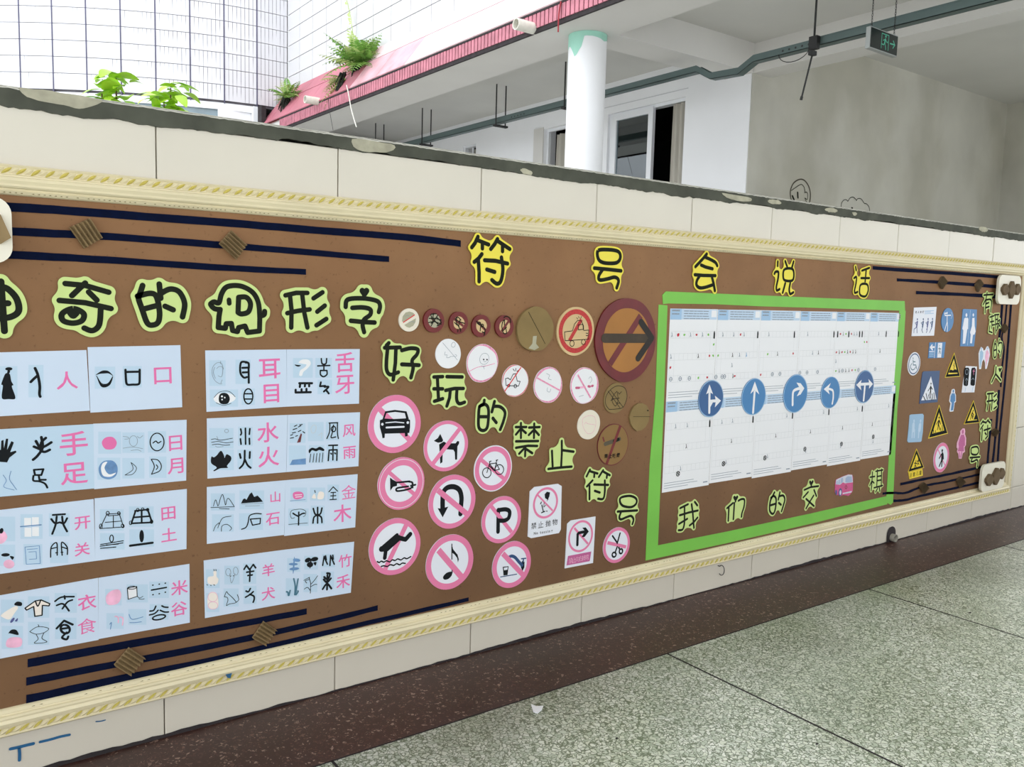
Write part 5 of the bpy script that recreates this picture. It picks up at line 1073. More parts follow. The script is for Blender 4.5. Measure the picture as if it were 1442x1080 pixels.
SCR = [[('c', [(395,200), (420,270), (400,300)]), ('c', [(430,180), (425,240), (480,310)]), ('c', [(375,240), (440,240), (520,260)]), ('c', [(370,290), (440,280), (520,310)]), ('c', [(480,200), (440,260), (400,330)]), ('c', [(470,230), (520,290), (470,330)]), [(400,190), (460,185)]],
       [('c', [(690,240), (720,225), (755,260)]), ('c', [(690,250), (740,280), (800,300)]), ('c', [(710,230), (700,280), (730,340)]), ('c', [(745,260), (730,320), (740,370)]), [(680,290), (710,320)], [(720,370), (718,400)], [(750,360), (752,395)]],
       [('c', [(940,275), (980,310), (1040,360), (1040,410)]), ('o', [(975,285), (990,300), (975,315), (960,300)]), ('o', [(1010,310), (1025,325), (1010,340), (995,325)]), [(990,340), (985,390)], ('c', [(1010,400), (1040,420), (1030,440)]), [(950,300), (1000,320)]],
       [('c', [(1255,280), (1245,340), (1265,415), (1300,415), (1290,350)]), ('c', [(1270,230), (1300,215), (1340,240), (1350,290)]), ('c', [(1250,290), (1275,260), (1275,320)]), [(1262,385), (1300,345)]]]
for i, (c, ry, lab) in enumerate(REDS):
    o = disc('red_disc', RD, c, ry, M_dred, lab, 'disc', GD, off=0.017, seed=30+i, wob=0.02, n=24); r = cut_r(o)
    p_disc('pale_centre', o, r*0.58, M_tan if i != 0 else M_beige, 0.0003, wob=0.04, seed=40+i)
    a = {0: ((-40,-30), (50,40)), 1: ((-55,-45), (55,40)), 2: ((-60,-60), (60,60)), 3: ((45,-60), (-40,60))}[i]
    p_bar(o, RD, (c[0]+a[0][0], c[1]+a[0][1]), (c[0]+a[1][0], c[1]+a[1][1]), 30 if i else 14, M_dred, 0.0005)
    p_ink('marker_scribble', o, RD, SCR[i], 11, M_ink, 0.0007)
o = disc('cardboard_disc', PX, (754.5,463.5), 31.5, M_dtan, 'plain thick brown cardboard disc with a faint pencil slash', 'disc', GD, off=0.019, seed=51, wob=0.03); r = cut_r(o); p_ink('pencil_line', o, CDD, [[(20,560), (130,770)]], 3, M_ink, 0.0004)
p_poly('torn_patch', o, CDD, [[(50,720), (75,718), (70,770), (90,795), (60,812), (20,800), (45,770)]], M_beige, 0.0003)
o = disc('cardboard_disc', CDD, (332,687), 160, M_tan, 'tan disc with red ring, slash and outlined car', 'disc', GD, off=0.015, seed=52, wob=0.015); r = cut_r(o)
p_disc('red_ring', o, r*0.9, M_red, 0.0002, r*0.70); p_bar(o, CDD, (370,610), (290,750), 26, M_red, 0.0003)
p_ink('car_drawing', o, CDD, [[(258,692), (310,685), (325,640), (345,615), (370,620), (383,650), (385,682), (418,680), (418,740), (262,750), (258,692)], ('o', [(308,750), (322,768), (308,788), (294,768)]), ('o', [(383,742), (396,758), (383,776), (370,758)]), [(348,645), (380,642), (382,675), (350,678), (348,645)], [(355,600), (350,590)], [(365,602), (370,590)], [(345,605), (338,598)], [(400,700), (412,702)], [(400,715), (412,717)]], 4, M_black, 0.0005)
o = disc('cardboard_disc', CDD, (668,745), 273, M_dred2, 'largest disc, maroon ring with ochre centre and black right arrow', 'disc', GD, off=0.0165, seed=53, wob=0.02); r = cut_r(o)
p_disc('ochre_centre', o, r*0.765, M_ochre, 0.0004, wob=0.02, seed=54); p_bar(o, CDD, (762,585), (558,905), 46, M_dred2, 0.0007)
p_ink('painted_arrow', o, CDD, [[(525,733), (800,735)]], 52, mat('thin_black_wash', (62, 50, 36), .7, .2, 30), 0.0010); p_ink('painted_arrow_head', o, CDD, [[(765,628), (835,732)], [(830,740), (745,865)]], 40, mat('thick_black_wash', (34, 28, 24), .7, .2, 30), 0.0012)
GW = 'white paper discs'
o = disc('paper_disc', DI, (174,156), 115, M_white, 'white disc with faint pencil drawing, above green character 玩', 'disc', GW, seed=61, wob=.02); cut_r(o)
p_ink('pencil_drawing', o, DI, [[(130,70), (245,205)], ('c', [(150,140), (145,165), (165,165), (160,185), (182,185), (190,175)]), ('o', [(215,65), (228,85), (212,105), (198,88)]), [(190,178), (225,175)], ('c', [(225,160), (240,170), (228,182)])], 2.5, M_grayi, 0.0003)
def rimmed(c, ry, m, label, seed, w=8, rr=0.96):
    o = disc('paper_disc', DI, c, ry, M_white, label, 'disc', GW, seed=seed, wob=.03); r = cut_r(o)
    b = MB(); A = [(a*.985, z*.985) for a, z in circ(0, 0, r, 48, .03, seed)]; B = [(a*.985*(1-w/ry), z*.985*(1-w/ry)) for a, z in circ(0, 0, r, 48, .05, seed+3)]; ringfaces(b, B, A, -0.0002); b.build('crayon_rim', m, o); return o
M_crayon = mat('pink_crayon', (232, 150, 184), .8, .25, 150)
o = rimmed((440,230), 148, M_crayon, 'large white disc with pink rim and smiling face', 62, 10)
p_ink('face_drawing', o, DI, [('o', [(458,152), (492,195), (450,240), (420,195)]), ('c', [(450,215), (460,220), (470,212)]), ('c', [(430,250), (450,258), (462,250)]), [(448,255), (455,275)]], 2.5, M_grayi, 0.0004); p_ink('face_eyes', o, DI, [[(449,200), (451,202)], [(475,201), (477,203)]], 10, M_black, 0.0004); p_ink('pink_line', o, DI, [('c', [(345,290), (400,262), (470,250), (535,232)])], 4, M_crayon, 0.0004)
o = rimmed((697,368), 125, mat('red_crayon', (226, 110, 120), .8, .2, 150), 'white disc with red slash over a black car drawing', 63, 4)
p_ink('car_drawing', o, DI, [[(625,350), (640,345), (658,360), (680,315), (700,312), (712,370), (735,372), (722,408), (625,404), (620,350)], ('o', [(645,395), (655,405), (645,415), (636,405)]), ('o', [(697,395), (707,408), (697,422), (687,408)]), [(690,290), (680,275)], [(700,290), (702,270)], [(710,295), (722,285)]], 5, M_black, 0.0004); p_bar(o, DI, (742,262), (615,448), 9, M_redp, 0.0007)
o = rimmed((954,400), 140, M_crayon, 'white disc with pink rim and broad pink slash, middle of white row', 64, 11); p_bar(o, DI, (868,345), (1050,445), 12, M_crayon, 0.0005); p_ink('pencil_drawing', o, DI, [('c', [(940,310), (965,325), (955,350), (980,360)]), ('c', [(950,420), (945,445), (965,455), (975,430)])], 2.5, M_grayi, 0.0004)
o = rimmed((1238,405), 142, M_crayon, 'white disc with pink rim and cigarette drawing, last of white row', 65, 9); p_bar(o, DI, (1185,320), (1285,500), 14, M_crayon, 0.0005); p_ink('cigarette_drawing', o, DI, [[(1172,422), (1195,422)], [(1268,410), (1280,412)], [(1295,408), (1302,406)]], 16, mat('rose_print', (196, 92, 128), .7), 0.0004); p_ink('cigarette_body', o, DI, [[(1200,420), (1240,415)]], 14, M_pinkl, 0.00035); p_ink('pencil_drawing', o, DI, [('c', [(1270,350), (1285,335), (1295,360), (1280,385)]), [(1195,490), (1230,480)]], 2.5, M_grayi, 0.0004)
o = disc('cardboard_disc', H7, (625,222), 152, M_dtan, 'cardboard disc with black outlined leaf and slash under the largest disc', 'disc', GD, off=0.014, seed=66, wob=.03); cut_r(o)
p_ink('marker_drawing', o, H7, [('c', [(560,335), (525,280), (530,200), (580,130), (650,95), (720,120), (742,200), (720,280), (690,320), (620,332), (560,335)]), [(550,150), (670,320)], [(575,140), (700,310)], ('c', [(640,150), (605,190), (590,250), (625,300), (650,240), (640,150)]), [(585,230), (665,220)], [(650,160), (662,180), (685,155)], [(575,245), (600,235)], [(630,270), (672,272)]], 5, M_black, 0.0004)
o = disc('paper_disc', H7, (355,490), 148, M_cream, 'plain cream disc with a faint red oval, above the smoking disc', 'disc', GW, seed=67, wob=.02); cut_r(o); p_ink('faint_oval', o, H7, [('c', [(300,420), (350,398), (410,410), (425,480), (400,560), (345,580), (300,520), (290,450), (300,420)]), ('c', [(310,485), (325,465), (345,480), (415,490)])], 2.5, M_crayon, 0.0003)
o = disc('cardboard_disc', H7, (872,410), 138, M_dtan, 'thin brown disc nearly board coloured, next to the green frame', 'disc', GD, off=0.016, seed=68, wob=.04, n=14); cut_r(o); p_ink('pencil_line', o, H7, [[(805,408), (975,408)]], 3, M_ink, 0.0003); p_ink('dark_speck', o, H7, [[(950,345), (955,347)]], 12, M_ink, 0.0003)
o = disc('cardboard_disc', H7, (600,692), 208, M_dred2, 'transparent-looking brown disc with maroon outline, red slash and cigarette', 'disc', GD, off=0.0126, seed=69, wob=.012); r = cut_r(o)
p_disc('brown_centre', o, r*0.965, mat('olive_brown_card', (134, 102, 56), .75, .08, 12), 0.0002); p_ink('cigarette_painting', o, H7, [[(522,685), (665,635)]], 36, mat('grey_wash', (84, 76, 58), .7, .2, 20), 0.0004); p_ink('cigarette_tip', o, H7, [[(610,655), (655,638)]], 28, M_ink, 0.0006)
p_bar(o, H7, (675,500), (535,888), 34, M_dred, 0.0009); p_ink('flame', o, H7, [[(498,620), (508,655)]], 16, M_dred, 0.0004)
for i, (ch, x, y) in enumerate((('禁', 530, 808), ('止', 572, 808), ('吸', 612, 806), ('烟', 652, 798))): p_text('lettering', o, H7, ch, (x, y), 44, M_black, 0.0013, bold=0.02)

# ================================================================== GREEN FRAME, WORKSHEETS, ARROW SIGNS
GF = 'green card strips framing the worksheets'
def strip_(crop, pts, label, off, back=0.0102):
    P = crop.W(pts, off); b = MB(); b.prism(P, -back, -off); return b.build('green_strip', M_green, None, label=label, cat='paper strip', group=GF)
strip_(GI, [(102,366), (145,369), (148,372), (130,850), (98,1625), (60,1668), (34,1697), (55,1200), (85,850)], 'green card strip forming the left side of the frame', 0.0112)
strip_(GI, [(1355,396), (1388,398), (1375,600), (1345,900), (1322,1395), (1310,1408), (1286,1395), (1310,1000), (1335,680)], 'green card strip forming the right side of the frame', 0.0112)
strip_(GI, [(140,297), (500,312), (1000,333), (1383,347), (1385,398), (900,382), (640,375), (400,364), (150,360), (125,363), (122,315)], 'green card strip along the top of the worksheets', 0.0118)
strip_(GI, [(60,1627), (470,1545), (900,1452), (1290,1363), (1292,1405), (900,1505), (460,1607), (34,1698), (40,1650)], 'green card strip along the bottom, just above the frame', 0.0116)
GWK = 'worksheets in two rows'
rg = random.Random(21)
XW0, XWd = 1.962, 0.2232
ICO = {'g': M_green, 'r': mat('red_stamp', (190, 40, 56), .7), 'k': M_black, 's': M_grayi, 'b': M_blue3}
ROWS_T = [
 ['s.r.g.s.r.s.g.k', '..............g', 's......k..rg', 'r', 's.s.s.g.r.s.s.k'],
 ['.s..s.rs...k', '', 'g...k.s.b', '....s', '.s..r'],
 ['..s.......k', '', '..g..k....r', '', 'r..s.s'],
 ['..s........k', '', '....s.k', '', 's.s..s'],
 ['krsgkrsskk', '...........gr', 'rkrgkrkk', 's', 'gkskkrgs'],
 ['...s..k....k', '', '....k', '', '..s..'],
]
for row in range(2):
    for i in range(6):
        x0 = XW0+XWd*i; x1 = x0+XWd-0.0006; zt, zb = (0.959, 0.664) if row == 0 else (0.666, 0.372)
        if row == 1: zb += 0.006*((i % 2))
        off = 0.0108+(0.0003 if row else 0.0)+0.0001*(i % 2)
        root_loc = ((x0+x1)/2, -off, (zt+zb)/2); cx, cz = root_loc[0], root_loc[2]; j = rg.uniform(-.001, .001)
        b = MB(); b.prism([(x0-cx, zt-cz+j), (x1-cx, zt-cz), (x1-cx-0.0004, zb-cz+rg.uniform(-.001, .002)), (x0-cx, zb-cz)], 0.0004, 0.0)
        o = b.build('worksheet', M_white, None, label='white worksheet, %s row, %s from the left inside the green frame%s' % (('top', 'bottom')[row], ('first', 'second', 'third', 'fourth', 'fifth', 'sixth')[i], (', many coloured stickers' if (row == 0 and i == 4) else '')), cat='worksheet', group=GWK)
        o.location = root_loc
        def rect(xa, xb, za, zb_, y=-0.0002): return [(xa-cx, y, za-cz), (xb-cx, y, za-cz), (xb-cx, y, zb_-cz), (xa-cx, y, zb_-cz)]
        W_ = x1-x0
        b = MB(); b.face(rect(x0+0.001, x1-0.003, zt-0.034, zt-0.001)); b.build('header_band', M_hdr, o)
        b = MB(); b.face(rect(x0+0.001, x0+0.052, zt-0.035, zt-0.001, -0.0003)); b.build('header_block', M_hdr2, o)
        b = MB(); b.face(rect(x1-0.030, x1-0.006, zt-0.026, zt-0.004, -0.0003)); b.build('page_tag', M_white, o)
        b = MB()
        for k in range(4): 
            z_ = zt-0.006-k*0.008; xa = x0+0.062; 
            while xa < x1-0.045: w = rg.uniform(.01, .03); b.face(rect(xa, min(xa+w, x1-0.04), z_-0.0028, z_, -0.0004)); xa += w+0.002
        b.face(rect(x0+0.008, x0+0.043, zt-0.009, zt-0.004, -0.0004)); b.face(rect(x0+0.008, x0+0.041, zt-0.019, zt-0.015, -0.0004))
        for k in range(3):
            z_ = zb+0.030-k*0.008; b.face(rect(x0+0.008, x0+0.008+W_*(.62, .7, .5)[k], z_-0.0016, z_, -0.0004))
        b.face(rect(x1-0.03, x1-0.008, zb+0.012, zb+0.016, -0.0004))
        b.build('printed_text', M_txt, o, kind='stuff')
        b = MB()
        for rr_, z_ in ((0, zt-0.072), (1, zt-0.142), (2, zt-0.212)):
            for zz in (z_, z_-0.021): b.face(rect(x0+0.007, x1-0.009, zz-0.0006, zz, -0.00025))
            for k in range(11): xa = x0+0.007+(W_-0.016)*k/10; b.face(rect(xa, xa+0.0006, z_-0.021, z_, -0.00025))
        for xa in (x1-0.03, x1-0.0095): b.face(rect(xa, xa+0.0006, zt-0.142, zt-0.093, -0.00025))
        for xa in (x0+0.007, x0+0.027): b.face(rect(xa, xa+0.0006, zt-0.212, zt-0.163, -0.00025))
        b.build('game_track', M_wline, o, kind='stuff')
        pats = ROWS_T[i] if row == 0 else ['..s..s.....k' if i < 2 else '..........s.k', '', ('.....k', '.....k', '......k', '.....k', '....k', '...k')[i], '', '...s']
        byc = {}
        for rr_, pat in enumerate(pats):
            zc = (zt-0.083, zt-0.115, zt-0.152, zt-0.186, zt-0.223)[rr_]
            for k, ch in enumerate(pat):
                if ch == '.': continue
                xc = x0+0.012+(W_-0.024)*(k/max(11, len(pat)-1)) if rr_ != 4 else x0+0.016+(W_-0.03)*k/9
                byc.setdefault(ch, []).append((xc, zc, rr_, k))
        for ch, L in byc.items():
            b = MB()
            for xc, zc, rr_, k in L:
                if ch == 'k' and rr_ == 0: b.face([(xc-cx+a, -0.0005, zc-cz+c) for a, c in ((-.003, -.013), (.004, -.013), (.004, .004), (.001, .013), (-.003, .008))])
                elif ch == 's' and row == 0 and rr_ == 4: 
                    ringfaces(b, [(xc-cx+a, zc-cz+c) for a, c in circ(0, 0, .005, 10)], [(xc-cx+a, zc-cz+c) for a, c in circ(0, 0, .0075, 10)], -0.0005)
                    b.face([(xc-cx+a, -0.0006, zc-cz+c) for a, c in ((-.005, -.001), (.005, -.001), (.005, .001), (-.005, .001))])
                elif ch in 'gr': b.face([(xc-cx+a*1.0, -0.0005, zc-cz+c) for a, c in circ(0, 0, 0.0058 if (i, row, k, ch) == (0, 0, 2, 'r') else 0.0042, 7, .3, k)])
                else: ink(b, [([(xc-cx-.002, zc-cz-.006), (xc-cx+.001, zc-cz), (xc-cx-.001, zc-cz+.007)], .0022), ([(xc-cx+.001, zc-cz), (xc-cx+.003, zc-cz-.006)], .0018)], -0.0005)
            b.build({'g': 'green_marks', 'r': 'red_marks', 'k': 'black_marks', 's': 'grey_marks', 'b': 'blue_marks'}[ch], ICO[ch], o, kind='stuff')
        if row == 1:
            b = MB(); xc = x0+(0.07, .068, .066, .075, .085, .08)[i]; zc = zb+0.055+0.01*i*0.6
            ringfaces(b, [(xc-cx+a, zc-cz+c) for a, c in circ(0, 0, .006, 12)], [(xc-cx+a, zc-cz+c) for a, c in circ(0, 0, .009, 12)], -0.0005); ink(b, [([(xc-cx-.004, zc-cz+.004), (xc-cx+.004, zc-cz-.004)], .003), ([(xc-cx-.004, zc-cz-.004), (xc-cx+.004, zc-cz+.004)], .002)], -0.0006); b.build('ring_mark', M_black, o, kind='stuff')
GA = 'blue arrow signs across the worksheets'
def bsign(crop, c, ry, m, label, seed):
    o = disc('arrow_sign', crop, c, ry, m, label, 'sign', GA, off=0.0135, back=0.0115, seed=seed, wob=.012); r = cut_r(o)
    p_disc('pale_edge', o, r*1.0, M_blue4, 0.0001, r*0.955, wob=.012, seed=seed); return o
def arrow(o, crop, S, w, heads): p_ink('white_arrow', o, crop, S, w, M_white, 0.0003); p_poly('arrow_head', o, crop, heads, M_white, 0.0005)
o = bsign(WS1, (488,848), 155, M_blue2, 'dark blue round sign with straight and right arrows, first of five', 70)
INK0 = INKW; INKW = 0.72
arrow(o, WS1, [[(473,965), (475,790)], [(478,870), (540,865)], [(474,915), (500,868)]], 34, [[(475,728), (505,810), (475,792), (446,812)]]); p_poly('arrow_head', o, WS1, [[(520,822), (572,865), (520,922), (528,868)]], M_white, 0.0005)
o = bsign(WS1, (850,832), 155, M_blue1, 'mid blue round sign with one straight up arrow, second of five', 71)
arrow(o, WS1, [[(843,965), (850,870), (856,790)]], 34, [[(858,703), (895,812), (856,775), (820,808)]])
o = bsign(WS2, (183,806), 162, M_blue1, 'mid blue round sign with right turn arrow, third of five', 72)
arrow(o, WS2, [('c', [(157,900), (158,830), (165,785), (200,765), (225,763)])], 34, [[(190,712), (225,718), (256,760), (225,812), (192,828), (222,768)]])
o = bsign(WS2, (478,797), 133, M_blue1, 'smaller blue round sign with left turn arrow, fourth of five', 73)
arrow(o, WS2, [('c', [(492,890), (500,840), (498,785), (480,770), (455,765)])], 26, [[(480,715), (420,768), (470,812), (458,768)]])
o = bsign(WS2, (765,748), 137, M_blue2, 'dark blue round sign with left-right arrow on a stem, last of five', 74)
arrow(o, WS2, [[(757,862), (768,735)], [(720,728), (812,722)]], 32, [[(740,688), (695,732), (738,778), (730,732)]]); p_poly('arrow_head', o, WS2, [[(798,682), (836,724), (802,765), (805,725)]], M_white, 0.0005)
INKW = INK0
# pink van cut-out
vn = sheet('van_cutout', JI, [(590,260), (700,210), (770,186), (825,190), (838,230), (832,430), (805,465), (770,500), (745,490), (690,485), (650,505), (625,480), (600,490), (575,440), (578,330)], M_van1, 'pink and white van cut-out between green characters 交 and 棋', 'van cut-out', off=.0116); del vn['_c']
p_poly('roof', vn, JI, [[(585,330), (592,262), (700,212), (770,188), (825,192), (835,300), (720,315), (690,300), (650,335)]], M_van2, 0.0002); p_poly('window', vn, JI, [[(725,300), (728,240), (760,212), (818,215), (826,295), (760,305)]], M_van3, 0.0004); p_poly('window', vn, JI, [[(655,320), (660,245), (690,230), (695,290)]], M_van3, 0.0004)
p_poly('window', vn, JI, [[(590,330), (600,285), (615,275), (615,330)]], M_van3, 0.0004); p_poly('window', vn, JI, [[(622,328), (625,268), (645,258), (645,325)]], M_van3, 0.0004)
p_poly('wheel', vn, JI, [[(625,440), (650,385), (675,410), (675,470), (650,502), (630,480)]], M_purp, 0.0004, True); p_poly('wheel', vn, JI, [[(640,440), (655,410), (668,440), (660,480), (645,478)]], M_van2, 0.0006, True); p_poly('wheel', vn, JI, [[(580,430), (592,405), (606,435), (602,480), (585,475)]], M_purp, 0.0004, True)
p_poly('bumper', vn, JI, [[(685,455), (820,425), (815,448), (690,472)]], M_van2, 0.0004); p_ink('badge', vn, JI, [('o', [(735,350), (750,370), (735,392), (722,370)])], 8, M_dred, 0.0004)

# ================================================================== RIGHT-HAND GROUP OF SIGNS
GR = 'small printed signs right of the green frame'
def rs(crop, pts, m, label, off=0.012): o = sheet('printed_sign', crop, pts, m, label, 'sign', GR, off=off); del o['_c']; return o
o = rs(ST, [(350,142), (692,130), (652,568), (312,576)], M_wht2, 'white square sheet with four purple walking figures')
for k, (x, dy) in enumerate(((395, 0), (485, -2), (558, -3), (625, -5))):
    p_ink('walking_figure', o, ST, [('w', 1.5, [(x+3,318+dy), (x+4,322+dy)]), ('w', 1.9, [(x+2,360+dy), (x-8,430+dy)]), ('w', .7, [(x-8,440+dy), (x-(48, 18, 12, 22)[k],(470, 490, 500, 480)[k]+dy), (x-(50, 5, 25, 40)[k],525+dy)]), ('w', .8, [(x-4,440+dy), (x-2,525+dy)] if k in (0,) else [(x-4,440+dy), (x-20,480+dy)]), ('w', .5, [(x-5,365+dy), (x-32,375+dy), (x-15,400+dy)])], 17, M_purp if k % 2 == 0 else M_navy2, 0.0003)
for k, ch in enumerate('老人扶梯'): p_text('lettering', o, ST, ch, (378+k*36, 211-k), 40, M_black, bold=.02)
b_y = 0; p_ink('small_text', o, ST, [[(510,195), (650,188)], [(510,212), (600,208)], [(510,236), (645,228)]], 8, M_hdr2, 0.0003)
o = disc('printed_sign', ST, (858,332), 182, M_blue1, 'blue round sign with white archer figure', 'sign', GR, seed=81, wob=.02); cut_r(o)
p_ink('archer_figure', o, ST, [('w', 1.6, [(850,222), (851,228)]), ('w', 1.2, [(850,260), (850,360)]), [(850,360), (830,430), (810,495)], [(852,360), (858,430), (852,500)], [(820,262), (905,258)], [(820,262), (812,225), (840,228)], ('w', .3, ('c' and [(915,210), (930,260), (910,310)]))], 15, M_white, 0.0003)
o = rs(CK, [(740,122), (755,115), (893,122), (888,300), (862,522), (712,522), (722,330)], M_blue1, 'tall blue toilet sign with white man and woman')
p_poly('man_figure', o, CK, [[(755,220), (765,212), (795,212), (800,225), (796,330), (788,340), (765,490), (738,495), (745,350), (735,330)]], M_wht2, 0.0003); p_ink('man_figure', o, CK, [[(778,180), (779,184)]], 32, M_wht2, 0.0003)
p_poly('woman_figure', o, CK, [[(842,215), (866,212), (868,300), (878,360), (865,395), (850,395), (838,490), (818,488), (825,395), (818,370), (838,300)]], M_wht2, 0.0003); p_ink('woman_figure', o, CK, [[(853,178), (854,184)]], 26, M_wht2, 0.0003); p_ink('divider_line', o, CK, [[(822,130), (790,510)]], 5, M_hdr, 0.0003)
o = rs(ST, [(585,672), (828,665), (800,905), (562,912)], M_blue1, 'blue exit sign with white arrow and running figure')
p_poly('white_panel', o, ST, [[(712,680), (778,678), (760,900), (700,902)]], M_wht2, 0.0003); p_ink('white_arrow', o, ST, [[(600,745), (655,742)], [(622,712), (596,745), (628,780)]], 24, M_wht2, 0.0003); p_ink('white_line', o, ST, [[(675,675), (655,905)], [(580,810), (650,806)]], 10, M_wht2, 0.0003)
p_ink('running_figure', o, ST, [[(735,718), (736,722)], [(735,750), (740,790), (750,840)], [(740,790), (725,840)], [(722,765), (755,770)]], 13, M_teal, 0.0005); p_ink('small_text', o, ST, [[(582,835), (645,830)], [(580,860), (642,855)], [(580,882), (640,880)]], 10, M_blue4, 0.0003)
X_, Z_ = WP(1287, 512.3, .0125)
o = disc('printed_sign', PX, (1287.2,512.3), 16.3, M_wht2, 'round white sign with blue ring and wheelchair symbol', 'sign', GR, seed=82); r = cut_r(o); p_disc('blue_ring', o, r*0.90, M_navy2, 0.0003, r*0.80)
p_ink('wheelchair_symbol', o, PE, [('w', 1.3, [(333,45), (334,50)]), [(333,75), (335,150), (375,150), (388,210)], [(333,100), (365,102)], ('c', [(312,130), (292,175), (315,222), (350,215), (372,180)])], 13, M_teal, 0.0004)
o = rs(PE, [(478,262), (500,246), (740,238), (705,715), (430,740), (455,420)], M_navy2, 'navy square sign with white triangle and pedestrian on crossing')
p_poly('white_triangle', o, PE, [[(605,322), (688,672), (455,690)]], M_wht2, 0.0003); p_ink('pedestrian_figure', o, PE, [('w', 1.5, [(605,432), (606,436)]), ('w', 1.8, [(602,480), (600,530)]), ('w', .8, [(600,485), (575,520), (560,545)]), ('w', .8, [(608,490), (628,520)]), ('w', .9, [(600,540), (575,610)]), ('w', .9, [(603,545), (598,620)])], 16, M_black, 0.0005)
p_ink('crossing_bars', o, PE, [[(490,625), (520,690)], [(530,585), (550,670)], [(570,610), (580,660)], [(598,630), (610,680)], [(622,590), (635,680)], [(648,575), (662,670)]], 15, M_black, 0.0005)
def warn(crop, tri, label, inner, figs, base=None):
    o = rs(crop, tri, M_yel2, label); c = np.mean(np.array(tri), axis=0)
    T = [tuple(c+(np.array(q)-c)*0.93) for q in tri]; Ti = [tuple(c+(np.array(q)-c)*0.62) for q in tri]
    p_poly('black_border', o, crop, [T], M_black, 0.0003); p_poly('yellow_field', o, crop, [Ti], M_yel2, 0.0005)
    for f in figs:
        if f[0] == 'i': p_ink('black_figure', o, crop, f[1], f[2], M_black, 0.0008)
        else: p_poly('black_figure', o, crop, [f[1]], M_black, 0.0008)
    return o
warn(CK, [(648,590), (712,850), (545,862)], 'yellow warning triangle with spark over black blocks, uppermost triangle', None, [('p', [(590,800), (602,775), (620,778), (632,785), (650,770), (672,775), (680,808), (590,810)]), ('i', [[(648,705), (640,730), (648,738), (642,765)]], 9)])
o = rs(CK, [(775,735), (893,742), (885,860), (865,1022), (728,1025), (745,900)], M_wht2, 'white card with two dark traffic light boxes')
p_poly('light_box', o, CK, [[(762,755), (800,752), (812,775), (795,945), (778,955), (752,948), (748,930), (755,780)]], M_black, 0.0003); p_poly('light_box', o, CK, [[(838,755), (872,752), (882,775), (870,940), (855,952), (825,945), (822,930), (830,780)]], M_black, 0.0003)
p_ink('grey_signal', o, CK, [('o', [(785,770), (798,800), (782,828), (768,800)]), ('c', [(768,890), (780,870), (792,890)]), [(780,875), (775,940)], ('c', [(835,885), (850,868), (862,885)])], 6, M_grayi, 0.0005); p_ink('red_figure', o, CK, [[(862,770), (856,800), (858,830)], [(848,790), (868,792)]], 7, M_pinkr, 0.0005); p_ink('post_line', o, CK, [[(772,970), (762,1015)], [(850,965), (840,1012)]], 7, M_hdr2, 0.0005)
o = rs(CK, [(940,528), (960,545), (965,570), (985,560), (1000,525), (1015,520), (1028,550), (1034,610), (1020,680), (1000,765), (985,768), (982,700), (968,660), (950,690), (938,768), (918,770), (915,700), (912,600), (925,560)], M_wht2, 'cut-out couple, blue man and pink woman side by side')
p_poly('blue_man', o, CK, [[(925,580), (945,560), (962,590), (960,640), (945,690), (932,755), (924,755), (922,690)]], M_blue4, 0.0003); p_poly('pink_woman', o, CK, [[(990,575), (1010,560), (1026,600), (1022,650), (1005,690), (992,750), (988,690), (980,640)]], M_pinkl, 0.0003); p_ink('heads', o, CK, [[(943,545), (944,550)], [(1010,540), (1011,545)]], 18, M_blue4, 0.0004, kind='stuff')
o = rs(PE, [(930,520), (960,515), (972,545), (970,570), (985,610), (985,710), (965,725), (955,800), (945,855), (895,862), (888,840), (905,740), (885,700), (895,620), (912,580), (918,545)], M_wht2, 'small blue man cut-out with white edge'); p_poly('blue_body', o, PE, [[(925,580), (965,580), (975,620), (975,705), (960,705), (950,790), (940,840), (905,845), (920,740), (918,720), (898,700), (905,625)]], M_blue1, 0.0003); p_ink('head', o, PE, [[(945,545), (946,552)]], 36, M_blue1, 0.0003)
o = rs(C4, [(152,250), (170,242), (283,235), (295,250), (285,420), (272,510), (262,520), (140,526), (128,512), (142,380)], M_blue4, 'pale blue rounded sign with two faint white figures'); p_ink('faint_figure', o, C4, [('w', 1.2, [(195,305), (196,312)]), ('w', 2.2, [(190,345), (188,400)]), ('w', .9, [(180,400), (175,475)]), ('w', .9, [(200,400), (196,475)])], 18, M_hdr, 0.0003)
p_ink('faint_figure', o, C4, [('w', 1.2, [(262,305), (262,312)]), ('w', 2.2, [(256,350), (250,400)]), ('w', .9, [(245,400), (240,475)])], 18, M_hdr, 0.0003)
def ped(x, y, s, l): return [('w', 1.4, [(x,y), (x+1,y+3)]), ('w', 1.5, [(x-1,y+40*s), (x-8,y+100*s)]), ('w', .7, [(x-8,y+45*s), (x-32*s,y+85*s)]), ('w', .7, [(x+4,y+45*s), (x+20*s,y+85*s)]), ('w', .8, [(x-8,y+105*s), (x-22*s,y+155*s)]), ('w', .8, [(x-2,y+105*s), (x+8*s,y+155*s)])]
warn(C4, [(452,142), (540,435), (340,487)], 'yellow warning triangle with pedestrian on zebra crossing, largest triangle', None, [('i', ped(450, 272, .8, 0), 13), ('i', [[(392,400), (398,445)], [(412,405), (415,440)], [(480,355), (488,415)], [(465,380), (470,420)], [(500,375), (505,410)]], 9)])
warn(C4, [(800,98), (863,325), (702,342)], 'yellow warning triangle with digging worker, beside green character 形', None, [('i', [('w', 1.3, [(795,200), (796,203)]), ('w', 1.2, [(790,215), (778,245)]), [(780,248), (768,290)], [(785,250), (790,285)], [(785,225), (800,245), (790,275)]], 10), ('p', [(800,295), (820,240), (832,255), (842,292)])])
